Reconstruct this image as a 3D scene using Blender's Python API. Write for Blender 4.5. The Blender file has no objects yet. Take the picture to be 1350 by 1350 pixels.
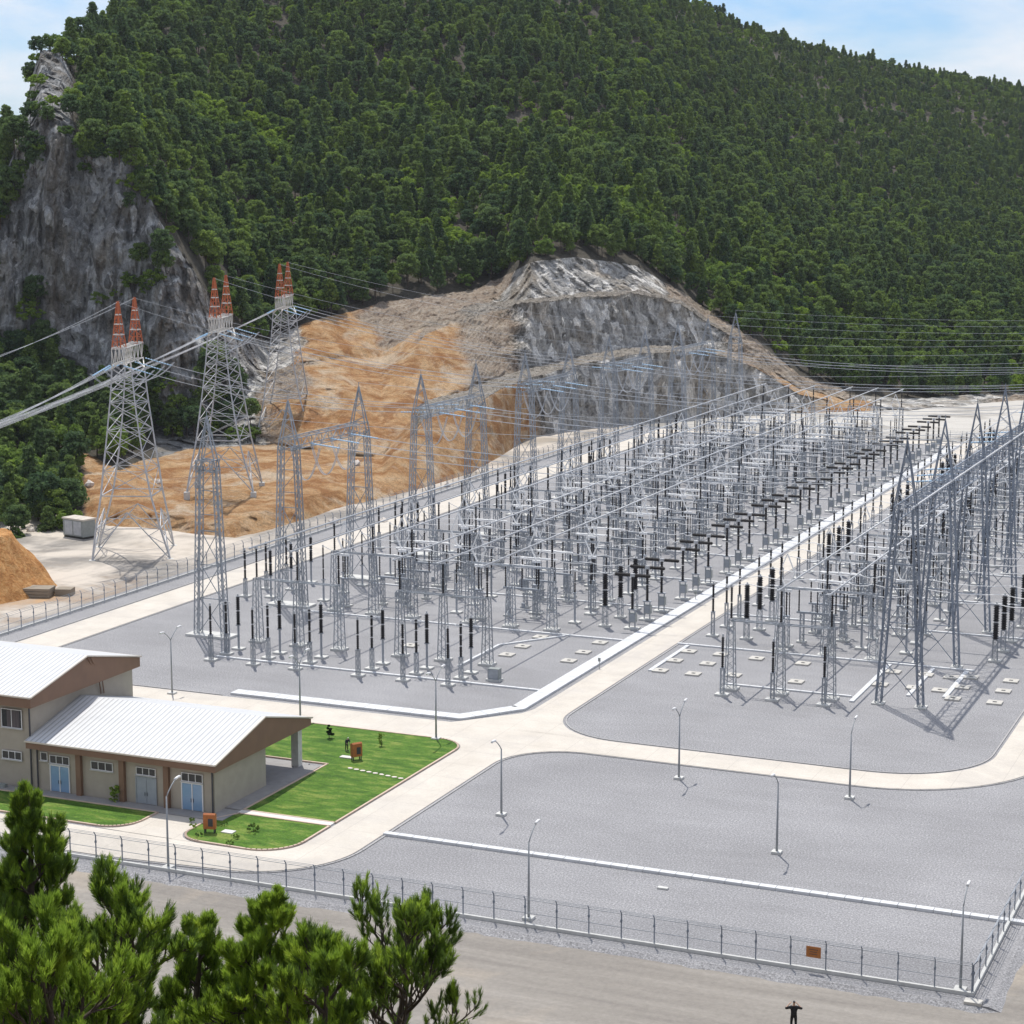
import bpy, math, random
import numpy as np
from mathutils import Vector, Matrix
random.seed(7); RNG = np.random.default_rng(11)
C = bpy.context.scene.collection
R = math.radians
# ---------------------------------------------------------------- camera model (metres; x along the fence, y along the yard road)
F, H, CX, CY = 2653.0, 65.0, 675.0, 675.0
PITCH = math.atan(430/F); YAW = math.atan(1151/math.hypot(F, 430))
FW = (-math.sin(YAW), math.cos(YAW)); RT = (math.cos(YAW), math.sin(YAW))
def ray(px, py):
    xc = (px-CX)/F; yc = -(py-CY)/F
    f = math.cos(PITCH)+yc*math.sin(PITCH); u = -math.sin(PITCH)+yc*math.cos(PITCH)
    return RT[0]*xc+FW[0]*f, RT[1]*xc+FW[1]*f, u, f
def gp(px, py, z=0.0):
    x, y, u, f = ray(px, py); t = (z-H)/u
    return x*t, y*t
def atD(px, py, D):
    x, y, u, f = ray(px, py); t = D/f
    return Vector((x*t, y*t, H+u*t))
# ---------------------------------------------------------------- materials
def nt(m):
    m.use_nodes = True; t = m.node_tree; t.nodes.clear(); return t
def N(t, typ, **kw):
    n = t.nodes.new(typ)
    for k, v in kw.items():
        if k in n.inputs.keys() if hasattr(n.inputs, 'keys') else False: n.inputs[k].default_value = v
        else: setattr(n, k, v)
    return n
def noise(t, co, scale, detail=4, rough=.55, dist=0.0):
    n = t.nodes.new('ShaderNodeTexNoise'); n.inputs['Scale'].default_value = scale; n.inputs['Detail'].default_value = detail
    n.inputs['Roughness'].default_value = rough; n.inputs['Distortion'].default_value = dist
    if co is not None: t.links.new(co, n.inputs['Vector'])
    return n.outputs['Fac']
def ramp(t, fac, stops):
    r = t.nodes.new('ShaderNodeValToRGB'); e = r.color_ramp.elements
    while len(e) < len(stops): e.new(.5)
    for i, (p, c) in enumerate(stops):
        e[i].position = p; e[i].color = (*c, 1) if not isinstance(c, (int, float)) else (c, c, c, 1)
    t.links.new(fac, r.inputs['Fac']); return r.outputs['Color']
def mix(t, fac, a, b, typ='MIX'):
    n = t.nodes.new('ShaderNodeMix'); n.data_type = 'RGBA'; n.blend_type = typ; n.clamp_factor = True
    for s, v in ((0, fac), (6, a), (7, b)):
        if isinstance(v, (int, float)): n.inputs[s].default_value = v if s == 0 else (v, v, v, 1)
        elif isinstance(v, tuple): n.inputs[s].default_value = (*v, 1)
        else: t.links.new(v, n.inputs[s])
    return n.outputs[2]
def mapped(t, scale=(1, 1, 1), src='pos'):
    if src == 'pos': o = t.nodes.new('ShaderNodeNewGeometry').outputs['Position']
    else: o = t.nodes.new('ShaderNodeTexCoord').outputs['Object']
    m = t.nodes.new('ShaderNodeMapping'); m.inputs['Scale'].default_value = scale
    t.links.new(o, m.inputs['Vector']); return m.outputs['Vector']
def finish(t, col, rough=.8, metal=0.0, bump=None, bstr=.3, bdist=.05, spec=.4, normal=None):
    b = t.nodes.new('ShaderNodeBsdfPrincipled'); o = t.nodes.new('ShaderNodeOutputMaterial')
    b.inputs['Roughness'].default_value = rough; b.inputs['Metallic'].default_value = metal; b.inputs['Specular IOR Level'].default_value = spec
    if isinstance(col, tuple): b.inputs['Base Color'].default_value = (*col, 1)
    else: t.links.new(col, b.inputs['Base Color'])
    if bump is not None:
        bn = t.nodes.new('ShaderNodeBump'); bn.inputs['Strength'].default_value = bstr; bn.inputs['Distance'].default_value = bdist
        t.links.new(bump, bn.inputs['Height']); t.links.new(bn.outputs['Normal'], b.inputs['Normal'])
    t.links.new(b.outputs['BSDF'], o.inputs['Surface']); return b
MATS = {}
def mat(name, c1, c2=None, scale=3.0, rough=.6, metal=0.0, src='obj', bump=0.0, stretch=(1, 1, 1), spec=.4, rnd=0.0):
    m = bpy.data.materials.new(name); t = nt(m)
    co = mapped(t, stretch, src); f = noise(t, co, scale, 5)
    c = ramp(t, f, [(.3, c1), (.7, c2 or tuple(x*.8 for x in c1))])
    if rnd:
        oi = t.nodes.new('ShaderNodeObjectInfo')
        c = mix(t, 1.0, c, ramp(t, oi.outputs['Random'], [(0, 1-rnd), (1, 1+rnd)]), 'MULTIPLY')
    finish(t, c, rough, metal, f if bump else None, bump, .05, spec)
    MATS[name] = m; return m
steel = mat('galvanised_steel', (.38, .405, .44), (.26, .285, .32), 1.2, .5, .35, rnd=.12)
steel_dark = mat('dark_galvanised_steel', (.25, .285, .345), (.165, .195, .245), 1.2, .55, .3, rnd=.12)
steel_light = mat('bright_galvanised_steel', (.54, .55, .565), (.40, .41, .43), 1.5, .6, .15)
alum = mat('aluminium', (.60, .615, .64), (.48, .495, .52), 2, .5, .15)
arm_white = mat('pale_aluminium', (.90, .90, .89), (.82, .82, .82), 2, .5, .0)
porcelain = mat('dark_porcelain', (.018, .014, .014), (.010, .009, .010), 4, .55, spec=.35)
porcelain_grey = mat('grey_porcelain', (.10, .10, .11), (.07, .07, .08), 4, .3)
glass_blue = mat('pale_blue_glass_discs', (.38, .56, .74), (.30, .47, .64), 9, .5, spec=.2)
concrete = mat('foundation_concrete', (.62, .62, .60), (.50, .50, .48), 1.5, .85, bump=.2)
concrete_tan = mat('tan_foundation_concrete', (.56, .54, .50), (.45, .43, .39), 1.5, .85, bump=.2)
dark = mat('dark_recess', (.05, .045, .04), (.03, .03, .03))
cab_grey = mat('grey_cabinet_paint', (.30, .32, .31), (.24, .26, .25), 2, .5)
red_steel = mat('rust_red_painted_steel', (.60, .16, .05), (.38, .10, .04), 1.6, .55)
white_steel = mat('white_painted_steel', (.72, .70, .66), (.58, .55, .50), 2, .5)
lamp_grey = mat('lamp_pole_grey', (.34, .36, .38), (.27, .29, .31), 2, .5, .3)
lamp_white = mat('lamp_head_white', (.78, .78, .78), (.7, .7, .7), 2, .5)
wall_m = mat('beige_render', (.42, .375, .315), (.37, .33, .275), .8, .9, src='pos', bump=.15)
brown_m = mat('brown_cladding', (.215, .128, .083), (.185, .11, .072), .7, .7, src='pos')
roof_trim = mat('roof_edge_trim', (.62, .56, .48), (.55, .5, .43), 2, .5)
white_frame = mat('white_window_frame', (.78, .78, .78), (.7, .7, .72), 3, .5)
blue_glass = mat('pale_blue_door_panel', (.23, .36, .53), (.19, .31, .47), .6, .15, spec=.6)
win_glass = mat('dark_window_glass', (.05, .053, .057), (.025, .028, .03), 1.0, .12, spec=.25)
curtain = mat('dull_mauve_curtain', (.13, .11, .115), (.08, .07, .075), 7, .9, stretch=(1, 1, .05))
grey_door = mat('grey_shutter_door', (.33, .36, .40), (.28, .31, .35), 1.5, .5)
dark_pipe = mat('dark_downpipe', (.06, .06, .07), (.04, .04, .05), 3, .5)
kerb_m = mat('pinkish_kerb_stone', (.60, .47, .38), (.5, .38, .3), 1.5, .85, src='pos')
orange_m = mat('rust_orange_box', (.50, .17, .05), (.36, .11, .035), 3, .6)
slab_wood = mat('weathered_boards', (.32, .27, .21), (.2, .17, .13), 3, .8, stretch=(.3, 3, 8))
skin_m = mat('skin', (.50, .32, .23), (.44, .28, .2), 4, .5)
black_cloth = mat('black_clothing', (.012, .012, .014), (.02, .02, .022), 8, .9)
blue_cloth = mat('dark_blue_clothing', (.03, .035, .06), (.02, .02, .035), 8, .9)
green_cloth = mat('dark_green_trousers', (.03, .045, .03), (.02, .03, .02), 8, .9)
white_cloth = mat('white_cloth', (.75, .74, .72), (.65, .64, .62), 8, .9)
bark = mat('pine_bark', (.10, .075, .06), (.05, .038, .03), 9, .9, bump=.5, stretch=(1, 1, .3))
sign_brown = mat('brown_sign_face', (.42, .16, .04), (.36, .13, .03), 6, .6)
stone_m = mat('pale_stone', (.72, .66, .6), (.6, .54, .48), 3, .8)
def leaf_mat(name, a, b, c, rnd=.3, trans=.25):
    m = bpy.data.materials.new(name); t = nt(m)
    f = noise(t, mapped(t, (1, 1, 1), 'obj'), 1.6, 3)
    col = ramp(t, f, [(.3, a), (.55, b), (.75, c)])
    oi = t.nodes.new('ShaderNodeObjectInfo')
    col = mix(t, 1.0, col, ramp(t, oi.outputs['Random'], [(0, (1-rnd, 1-rnd*.8, 1-rnd*.3)), (.5, (1, 1, 1)), (1, (1+rnd*.9, 1+rnd*.75, 1-rnd*.3))]), 'MULTIPLY')
    b1 = t.nodes.new('ShaderNodeBsdfPrincipled'); b1.inputs['Roughness'].default_value = .6; b1.inputs['Specular IOR Level'].default_value = .06
    tr = t.nodes.new('ShaderNodeBsdfTranslucent'); mx = t.nodes.new('ShaderNodeMixShader'); mx.inputs[0].default_value = trans
    o = t.nodes.new('ShaderNodeOutputMaterial')
    t.links.new(col, b1.inputs['Base Color']); t.links.new(col, tr.inputs['Color'])
    t.links.new(b1.outputs[0], mx.inputs[1]); t.links.new(tr.outputs[0], mx.inputs[2]); t.links.new(mx.outputs[0], o.inputs['Surface'])
    MATS[name] = m; return m
pine_leaf = leaf_mat('dark_pine_foliage', (.092, .145, .055), (.155, .23, .078), (.27, .36, .12), .45, .5)
broad_leaf = leaf_mat('bright_shrub_foliage', (.13, .20, .045), (.20, .30, .06), (.30, .40, .09), .4, .48)
needle_m = leaf_mat('fresh_pine_needles', (.20, .31, .045), (.32, .46, .055), (.48, .60, .08), .1, .55)
needle_dark = leaf_mat('old_pine_needles', (.09, .15, .035), (.14, .22, .045), (.21, .31, .06), .1, .5)
cypress_leaf = leaf_mat('dark_cypress_foliage', (.012, .03, .012), (.02, .045, .016), (.03, .06, .02), .1, .15)
# ---------------------------------------------------------------- mesh builder
class MB:
    def __init__(s): s.v = []; s.f = []; s.m = []
    def add(s, vs, fs, mi=0):
        o = len(s.v); s.v.extend(tuple(v) for v in vs); s.f.extend(tuple(i+o for i in f) for f in fs); s.m.extend([mi]*len(fs)); return s
    def box(s, c, d, mi=0, rz=0.0):
        x, y, z = d[0]/2, d[1]/2, d[2]/2; co, si = math.cos(rz), math.sin(rz)
        vs = [(c[0]+a*x*co-b*y*si, c[1]+a*x*si+b*y*co, c[2]+e*z) for e in (-1, 1) for a, b in ((-1, -1), (1, -1), (1, 1), (-1, 1))]
        return s.add(vs, [(3, 2, 1, 0), (4, 5, 6, 7), (0, 1, 5, 4), (1, 2, 6, 5), (2, 3, 7, 6), (3, 0, 4, 7)], mi)
    def path(s, pts, r, n=4, mi=0, cap=True, r2=None):
        pts = [Vector(p) for p in pts]; rings = []; k = len(pts)
        for i, p in enumerate(pts):
            d = (pts[min(i+1, k-1)]-pts[max(i-1, 0)])
            if d.length < 1e-9: d = Vector((0, 0, 1))
            d.normalize(); a = Vector((0, 0, 1)) if abs(d.z) < .95 else Vector((1, 0, 0))
            u = d.cross(a).normalized(); w = u.cross(d)
            rr = r if r2 is None else r+(r2-r)*i/max(1, k-1)
            rings.append([p+(u*math.cos(2*math.pi*(j+.5)/n)+w*math.sin(2*math.pi*(j+.5)/n))*rr for j in range(n)])
        vs = [v for g in rings for v in g]; fs = []
        for i in range(k-1):
            for j in range(n): fs.append((i*n+j, i*n+(j+1) % n, (i+1)*n+(j+1) % n, (i+1)*n+j))
        if cap: fs.append(tuple(range(n-1, -1, -1))); fs.append(tuple((k-1)*n+j for j in range(n)))
        return s.add(vs, fs, mi)
    def bar(s, p, q, w, mi=0): return s.path([p, q], w*.7071, 4, mi)
    def tube(s, p, q, r, n=8, mi=0): return s.path([p, q], r, n, mi)
    def lathe(s, prof, c=(0, 0, 0), n=10, mi=0):
        vs = [(c[0]+r*math.cos(2*math.pi*j/n), c[1]+r*math.sin(2*math.pi*j/n), c[2]+z) for r, z in prof for j in range(n)]
        fs = [(i*n+j, i*n+(j+1) % n, (i+1)*n+(j+1) % n, (i+1)*n+j) for i in range(len(prof)-1) for j in range(n)]
        fs += [tuple(range(n-1, -1, -1)), tuple((len(prof)-1)*n+j for j in range(n))]
        return s.add(vs, fs, mi)
    def torus(s, c, R1, r, n=14, m=5, mi=0):
        vs = []; fs = []
        for i in range(n):
            a = 2*math.pi*i/n
            for j in range(m):
                b = 2*math.pi*j/m; q = R1+r*math.cos(b); vs.append((c[0]+q*math.cos(a), c[1]+q*math.sin(a), c[2]+r*math.sin(b)))
        for i in range(n):
            for j in range(m): fs.append((i*m+j, ((i+1) % n)*m+j, ((i+1) % n)*m+(j+1) % m, i*m+(j+1) % m))
        return s.add(vs, fs, mi)
    def prism(s, poly, z0, z1, mi=0, mtop=None):
        n = len(poly); vs = [(x, y, z0) for x, y in poly]+[(x, y, z1) for x, y in poly]
        s.add(vs, [tuple(range(n, 2*n))], mi if mtop is None else mtop); o = len(s.v)-2*n
        s.f.extend([(o+i, o+(i+1) % n, o+n+(i+1) % n, o+n+i) for i in range(n)]); s.m.extend([mi]*n)
        s.f.append(tuple(o+n-1-i for i in range(n))); s.m.append(mi); return s
    def extr(s, poly, axis, a, b, mi=0):      # closed prism: poly in the plane across axis ('x': (y,z), 'y': (x,z))
        n = len(poly); mk = (lambda p, t: (t, p[0], p[1])) if axis == 'x' else (lambda p, t: (p[0], t, p[1]))
        vs = [mk(p, a) for p in poly]+[mk(p, b) for p in poly]
        return s.add(vs, [tuple(range(n)), tuple(range(2*n-1, n-1, -1))]+[(i, i+n, (i+1) % n+n, (i+1) % n) for i in range(n)], mi)
    def shed(s, z0, z1, r, c=(0, 0), k=10, n=8, mi=0):        # ribbed insulator column
        prof = []
        for i in range(k):
            a = z0+(z1-z0)*i/k; h = (z1-z0)/k; prof += [(r*.62, a+.02*h), (r, a+.3*h), (r*.62, a+.75*h)]
        return s.lathe([(r*.6, z0)]+prof+[(r*.6, z1)], (c[0], c[1], 0), n, mi)
    def lattice(s, c0, c1, w0, w1, n, rl, rb, mi=0, w0y=None, w1y=None):   # four legged lattice mast between two centres
        w0y = w0 if w0y is None else w0y; w1y = w1 if w1y is None else w1y
        c0 = Vector(c0); c1 = Vector(c1)
        def pt(k, t):
            a, b = ((-1, -1), (1, -1), (1, 1), (-1, 1))[k % 4]; wx = w0+(w1-w0)*t; wy = w0y+(w1y-w0y)*t
            return c0+(c1-c0)*t+Vector((a*wx/2, b*wy/2, 0))
        for k in range(4):
            s.bar(pt(k, 0), pt(k, 1), rl, mi)
            for i in range(n):
                a, b = (k, k+1) if i % 2 else (k+1, k); s.bar(pt(a, i/n), pt(b, (i+1)/n), rb, mi)
        for i in (1, n):
            for k in range(4): s.bar(pt(k, i/n), pt(k+1, i/n), rb, mi)
        return s
    def beam(s, p, q, w, h, n, rl, rb, mi=0):   # horizontal lattice beam, top chord at z of p
        p = Vector(p); q = Vector(q); d = (q-p).normalized(); sd = Vector((-d.y, d.x, 0))*w/2; dn = Vector((0, 0, -h))
        co = [sd, -sd, -sd+dn, sd+dn]
        for k in range(4):
            s.bar(p+co[k], q+co[k], rl, mi)
            for i in range(n):
                a, b = (k, (k+1) % 4) if i % 2 else ((k+1) % 4, k)
                s.bar(p+(q-p)*(i/n)+co[a], p+(q-p)*((i+1)/n)+co[b], rb, mi)
        for i in range(n+1):
            c = p+(q-p)*(i/n)
            if i % 2 == 0 or k == 0: s.bar(c+co[0], c+co[1], rb, mi); s.bar(c+co[1], c+co[2], rb, mi); s.bar(c+co[3], c+co[0], rb, mi)
        return s
    def mesh(s, name, mats, smooth=False):
        me = bpy.data.meshes.new(name); me.from_pydata(s.v, [], s.f)
        for m in (mats if isinstance(mats, (list, tuple)) else [mats]): me.materials.append(m)
        if any(s.m): me.polygons.foreach_set('material_index', s.m)
        if smooth: me.polygons.foreach_set('use_smooth', [True]*len(s.f))
        me.update(); return me
def link(name, me, parent=None, loc=None):
    o = bpy.data.objects.new(name, me); C.objects.link(o)
    if parent is not None: o.parent = parent
    if loc: o.location = loc
    return o
def part(name, mb, m, parent=None, smooth=False, loc=None): return link(name, mb.mesh(name, m, smooth), parent, loc)
def tag(o, label=None, cat=None, group=None, kind=None):
    if label: o['label'] = label
    if cat: o['category'] = cat
    if group: o['group'] = group
    if kind: o['kind'] = kind
    return o
def thing(name, label, cat, loc=(0, 0, 0), rz=0.0, group=None):
    o = bpy.data.objects.new(name, None); C.objects.link(o); o.location = loc; o.rotation_euler = (0, 0, rz); o.empty_display_size = .3
    return tag(o, label, cat, group)
def struct(name, mb, m, smooth=False): return tag(part(name, mb, m, None, smooth), kind='structure')
KIDS = {}
def kids(o):
    if o not in KIDS: KIDS[o] = [c for c in C.objects if c.parent == o]
    return KIDS[o]
def copy_tree(o, parent=None):
    ks = kids(o); c = o.copy(); C.objects.link(c); c.parent = parent
    KIDS[c] = [copy_tree(k, c) for k in ks]; return c
USED = set()
def place(proto, loc, label, group, rz=0.0):
    if proto in USED: o = copy_tree(proto)
    else: USED.add(proto); kids(proto); o = proto
    o.location = loc; o.rotation_euler = (0, 0, rz); o['label'] = label; o['group'] = group
    return o
ORD = ['first', 'second', 'third', 'fourth', 'fifth', 'sixth', 'seventh', 'eighth', 'ninth', 'tenth', 'eleventh', 'twelfth', 'thirteenth', 'fourteenth', 'fifteenth']
TENS = {1: '', 2: 'twenty', 3: 'thirty', 4: 'forty', 5: 'fifty', 6: 'sixty', 7: 'seventy', 8: 'eighty', 9: 'ninety'}
def nth(i):
    if i <= 15: return ORD[i-1]
    if i < 20: return {16: 'sixteenth', 17: 'seventeenth', 18: 'eighteenth', 19: 'nineteenth'}[i]
    t, u = divmod(i, 10)
    return (TENS[t][:-1]+'ieth') if u == 0 else TENS[t]+'-'+ORD[u-1]
# ---------------------------------------------------------------- numpy value noise
def vnoise(p, seed=0):
    p = np.asarray(p, float); i = np.floor(p).astype(np.int64); f = p-i; f = f*f*(3-2*f)
    def h(x, y, z):
        n = (x*374761393+y*668265263+z*2147483647+seed*1274126177) & 0xffffffff
        n = ((n ^ (n >> 13))*1274126177) & 0xffffffff; return ((n ^ (n >> 16)) & 0xffff)/65535.0
    r = 0
    for a in (0, 1):
        for b in (0, 1):
            for c in (0, 1):
                w = (f[..., 0] if a else 1-f[..., 0])*(f[..., 1] if b else 1-f[..., 1])*(f[..., 2] if c else 1-f[..., 2])
                r = r+w*h(i[..., 0]+a, i[..., 1]+b, i[..., 2]+c)
    return r*2-1
def fbm(p, o=4, seed=0, ridged=False):
    a = 1; r = 0; p = np.asarray(p, float); tot = 0
    for k in range(o):
        v = vnoise(p, seed+k); v = 1-2*np.abs(v) if ridged else v
        r = r+a*v; tot += a; a *= .5; p = p*2.03
    return r/tot
# ---------------------------------------------------------------- ground materials
def gravel_material():
    m = bpy.data.materials.new('grey_gravel'); t = nt(m); co = mapped(t)
    fine = noise(t, co, 5.2, 4, .85); big = noise(t, co, .045, 5, .65); mid = noise(t, mapped(t, (.25, 1.1, 1)), .35, 4, .6, .6)
    c = ramp(t, fine, [(.33, (.11, .109, .115)), (.45, (.24, .238, .246)), (.55, (.315, .312, .322)), (.68, (.58, .575, .585))])
    c = mix(t, 1, c, ramp(t, big, [(.32, .86), (.68, 1.07)]), 'MULTIPLY'); c = mix(t, 1, c, ramp(t, mid, [(.3, .93), (.7, 1.05)]), 'MULTIPLY')
    finish(t, c, .9, 0, fine, .6, .08); return m
def road_material():
    m = bpy.data.materials.new('pale_concrete_road'); t = nt(m); co = mapped(t)
    a = noise(t, co, .22, 5, .6); b = noise(t, co, 3.5, 3); st = noise(t, mapped(t, (.5, .5, 1)), .18, 4, .6, 1.2)
    c = ramp(t, a, [(.3, (.52, .475, .415)), (.7, (.61, .565, .50))]); c = mix(t, 1, c, ramp(t, b, [(.3, .94), (.7, 1.04)]), 'MULTIPLY')
    c = mix(t, ramp(t, st, [(.50, 0.0), (.70, .5)]), c, (.44, .41, .38))
    g = t.nodes.new('ShaderNodeNewGeometry'); sp = t.nodes.new('ShaderNodeSeparateXYZ'); t.links.new(g.outputs['Position'], sp.inputs[0])
    fac = None
    for ax, per in ((0, 4.9), (1, 5.2)):
        md = t.nodes.new('ShaderNodeMath'); md.operation = 'MODULO'; md.inputs[1].default_value = per
        ad = t.nodes.new('ShaderNodeMath'); ad.operation = 'ADD'; ad.inputs[1].default_value = 1000
        t.links.new(sp.outputs[ax], ad.inputs[0]); t.links.new(ad.outputs[0], md.inputs[0])
        lt = t.nodes.new('ShaderNodeMath'); lt.operation = 'LESS_THAN'; lt.inputs[1].default_value = .05; t.links.new(md.outputs[0], lt.inputs[0])
        if fac is None: fac = lt.outputs[0]
        else:
            mx = t.nodes.new('ShaderNodeMath'); mx.operation = 'MAXIMUM'; t.links.new(fac, mx.inputs[0]); t.links.new(lt.outputs[0], mx.inputs[1]); fac = mx.outputs[0]
    mu = t.nodes.new('ShaderNodeMath'); mu.operation = 'MULTIPLY'; mu.inputs[1].default_value = .65; t.links.new(fac, mu.inputs[0])
    c = mix(t, mu.outputs[0], c, (.35, .32, .29)); finish(t, c, .85, 0, b, .2, .02); return m
def dirt_material():
    m = bpy.data.materials.new('bare_dirt'); t = nt(m); co = mapped(t)
    big = noise(t, co, .03, 5, .6, .5); st = noise(t, mapped(t, (.05, .55, 1)), .6, 5, .65, .3); fine = noise(t, co, 2.2, 5, .7); pk = noise(t, co, 7, 2, .8)
    c = ramp(t, st, [(.25, (.185, .168, .152)), (.5, (.245, .225, .20)), (.75, (.32, .295, .265))])
    c = mix(t, ramp(t, big, [(.52, 0.0), (.62, .6)]), c, (.39, .33, .26))
    c = mix(t, 1, c, ramp(t, fine, [(.3, .88), (.7, 1.1)]), 'MULTIPLY'); c = mix(t, ramp(t, pk, [(.7, 0.0), (.78, .5)]), c, (.6, .57, .53))
    # orange clay and pale spoil round the yard
    g = t.nodes.new('ShaderNodeNewGeometry'); sp = t.nodes.new('ShaderNodeSeparateXYZ'); t.links.new(g.outputs['Position'], sp.inputs[0])
    def rng(o, a, b):
        r = t.nodes.new('ShaderNodeMapRange'); r.inputs[1].default_value = a; r.inputs[2].default_value = b; t.links.new(o, r.inputs[0]); return r.outputs[0]
    def mul(a, b):
        k = t.nodes.new('ShaderNodeMath'); k.operation = 'MULTIPLY'
        for i, v in ((0, a), (1, b)):
            if isinstance(v, float): k.inputs[i].default_value = v
            else: t.links.new(v, k.inputs[i])
        return k.outputs[0]
    left = mul(rng(sp.outputs[0], -183, -188), rng(sp.outputs[1], 225, 240)); p1 = noise(t, co, .06, 4, .6, .4)
    c = mix(t, mul(left, ramp(t, p1, [(.40, 0.0), (.55, .9)])), c, (.56, .50, .43))
    c = mix(t, mul(mul(left, rng(sp.outputs[1], 285, 268)), ramp(t, p1, [(.30, .9), (.5, 0.0)])), c, (.52, .30, .13))
    c = mix(t, mul(rng(sp.outputs[1], 516, 528), rng(p1, .3, .5)), c, mix(t, noise(t, mapped(t, (.3, 1, 1)), .05, 6, .7, 1.0), (.36, .335, .30), (.62, .60, .56)))
    finish(t, c, .95, 0, fine, .5, .12); return m
def grass_material():
    m = bpy.data.materials.new('lawn_grass'); t = nt(m); co = mapped(t)
    a = noise(t, mapped(t, (.5, 1.3, 1)), .55, 5, .65, .4); b = noise(t, co, 5, 4, .75)
    c = ramp(t, a, [(.3, (.038, .095, .011)), (.5, (.08, .17, .018)), (.66, (.19, .25, .05))]); c = mix(t, 1, c, ramp(t, b, [(.3, .6), (.7, 1.3)]), 'MULTIPLY')
    finish(t, c, .85, 0, b, .8, .12, .2); return m
def terrain_material():
    m = bpy.data.materials.new('hillside_rock_and_soil'); t = nt(m)
    at = t.nodes.new('ShaderNodeVertexColor'); at.layer_name = 'zone'; sp = t.nodes.new('ShaderNodeSeparateColor'); t.links.new(at.outputs['Color'], sp.inputs[0])
    co = mapped(t); streak = noise(t, mapped(t, (1, 1, .26)), .62, 8, .80, .4); n2 = noise(t, co, .22, 5, .65, .3); fine = noise(t, co, 1.1, 7, .82)
    n3 = noise(t, co, .05, 4, .6, .6); n4 = noise(t, mapped(t, (1, 1, .35)), .09, 4, .6, .4)
    rock = ramp(t, streak, [(.28, (.17, .165, .16)), (.42, (.42, .405, .385)), (.58, (.57, .55, .515)), (.75, (.76, .73, .67))])
    vo = t.nodes.new('ShaderNodeTexVoronoi'); vo.inputs['Scale'].default_value = .42; wv = mapped(t, (1, 1, .42)); ad_ = t.nodes.new('ShaderNodeVectorMath'); ad_.operation = 'MULTIPLY_ADD'; ad_.inputs[1].default_value = (3, 3, 3)
    nc_ = t.nodes.new('ShaderNodeTexNoise'); nc_.inputs['Scale'].default_value = .25; nc_.inputs['Detail'].default_value = 4; t.links.new(co, nc_.inputs['Vector']); t.links.new(nc_.outputs['Color'], ad_.inputs[0]); t.links.new(wv, ad_.inputs[2]); t.links.new(ad_.outputs[0], vo.inputs['Vector'])
    sv_ = t.nodes.new('ShaderNodeSeparateColor'); t.links.new(vo.outputs['Color'], sv_.inputs[0]); rock = mix(t, 1, rock, ramp(t, sv_.outputs[0], [(.1, .62), (.7, 1.15), (.95, 1.7)]), 'MULTIPLY')
    rock = mix(t, ramp(t, n4, [(.50, 0.0), (.64, .6)]), rock, (.36, .29, .21))
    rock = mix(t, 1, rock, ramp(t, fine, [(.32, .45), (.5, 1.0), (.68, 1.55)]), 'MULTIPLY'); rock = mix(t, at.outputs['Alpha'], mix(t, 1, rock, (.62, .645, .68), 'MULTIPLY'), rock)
    soil = ramp(t, n2, [(.25, (.30, .135, .055)), (.42, (.48, .265, .115)), (.58, (.60, .39, .21)), (.78, (.70, .53, .36))])
    rust = noise(t, mapped(t, (1, 1, 1.6)), .085, 5, .7, 1.0); soil = mix(t, ramp(t, rust, [(.50, 0.0), (.58, .75)]), soil, (.33, .145, .05)); dusty = noise(t, mapped(t, (.8, 1, 2.4)), .06, 5, .7, .8); soil = mix(t, ramp(t, dusty, [(.50, 0.0), (.62, .8)]), soil, (.66, .54, .40))
    soil = mix(t, 1, soil, ramp(t, fine, [(.3, .68), (.7, 1.25)]), 'MULTIPLY'); peb = noise(t, co, 3.2, 3, .8); soil = mix(t, 1, soil, ramp(t, peb, [(.35, .72), (.5, 1.0), (.68, 1.3)]), 'MULTIPLY')
    pale = ramp(t, n2, [(.3, (.33, .285, .235)), (.7, (.50, .45, .39))]); pale = mix(t, 1, pale, ramp(t, fine, [(.3, .8), (.7, 1.2)]), 'MULTIPLY')
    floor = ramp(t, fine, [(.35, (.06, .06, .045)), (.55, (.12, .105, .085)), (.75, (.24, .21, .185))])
    # break up the borders between zones with noise
    def edge(o):
        s = t.nodes.new('ShaderNodeMath'); s.operation = 'ADD'; u = t.nodes.new('ShaderNodeMath'); u.operation = 'MULTIPLY_ADD'; u.inputs[1].default_value = .9; u.inputs[2].default_value = -.45
        t.links.new(fine, u.inputs[0]); t.links.new(o, s.inputs[0]); t.links.new(u.outputs[0], s.inputs[1])
        r = t.nodes.new('ShaderNodeMapRange'); r.inputs[1].default_value = .38; r.inputs[2].default_value = .62; t.links.new(s.outputs[0], r.inputs[0]); return r.outputs[0]
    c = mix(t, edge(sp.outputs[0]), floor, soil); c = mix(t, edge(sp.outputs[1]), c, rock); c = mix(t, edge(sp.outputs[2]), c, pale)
    bm_ = t.nodes.new('ShaderNodeMath'); bm_.operation = 'ADD'; t.links.new(streak, bm_.inputs[0]); t.links.new(fine, bm_.inputs[1]); finish(t, c, .92, 0, bm_.outputs[0], .9, 1.0, .2); return m
gravel_m = gravel_material(); road_m = road_material(); dirt_m = dirt_material(); grass_m = grass_material(); terr_m = terrain_material()
trench_m = mat('pale_concrete_trench_cover', (.66, .67, .68), (.56, .57, .585), .5, .85, src='pos')
paving_m = mat('grey_paving', (.33, .32, .31), (.27, .26, .26), 1.0, .85, src='pos')
path_m = mat('white_path_slabs', (.68, .66, .62), (.58, .56, .53), 1.2, .85, src='pos')
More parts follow.
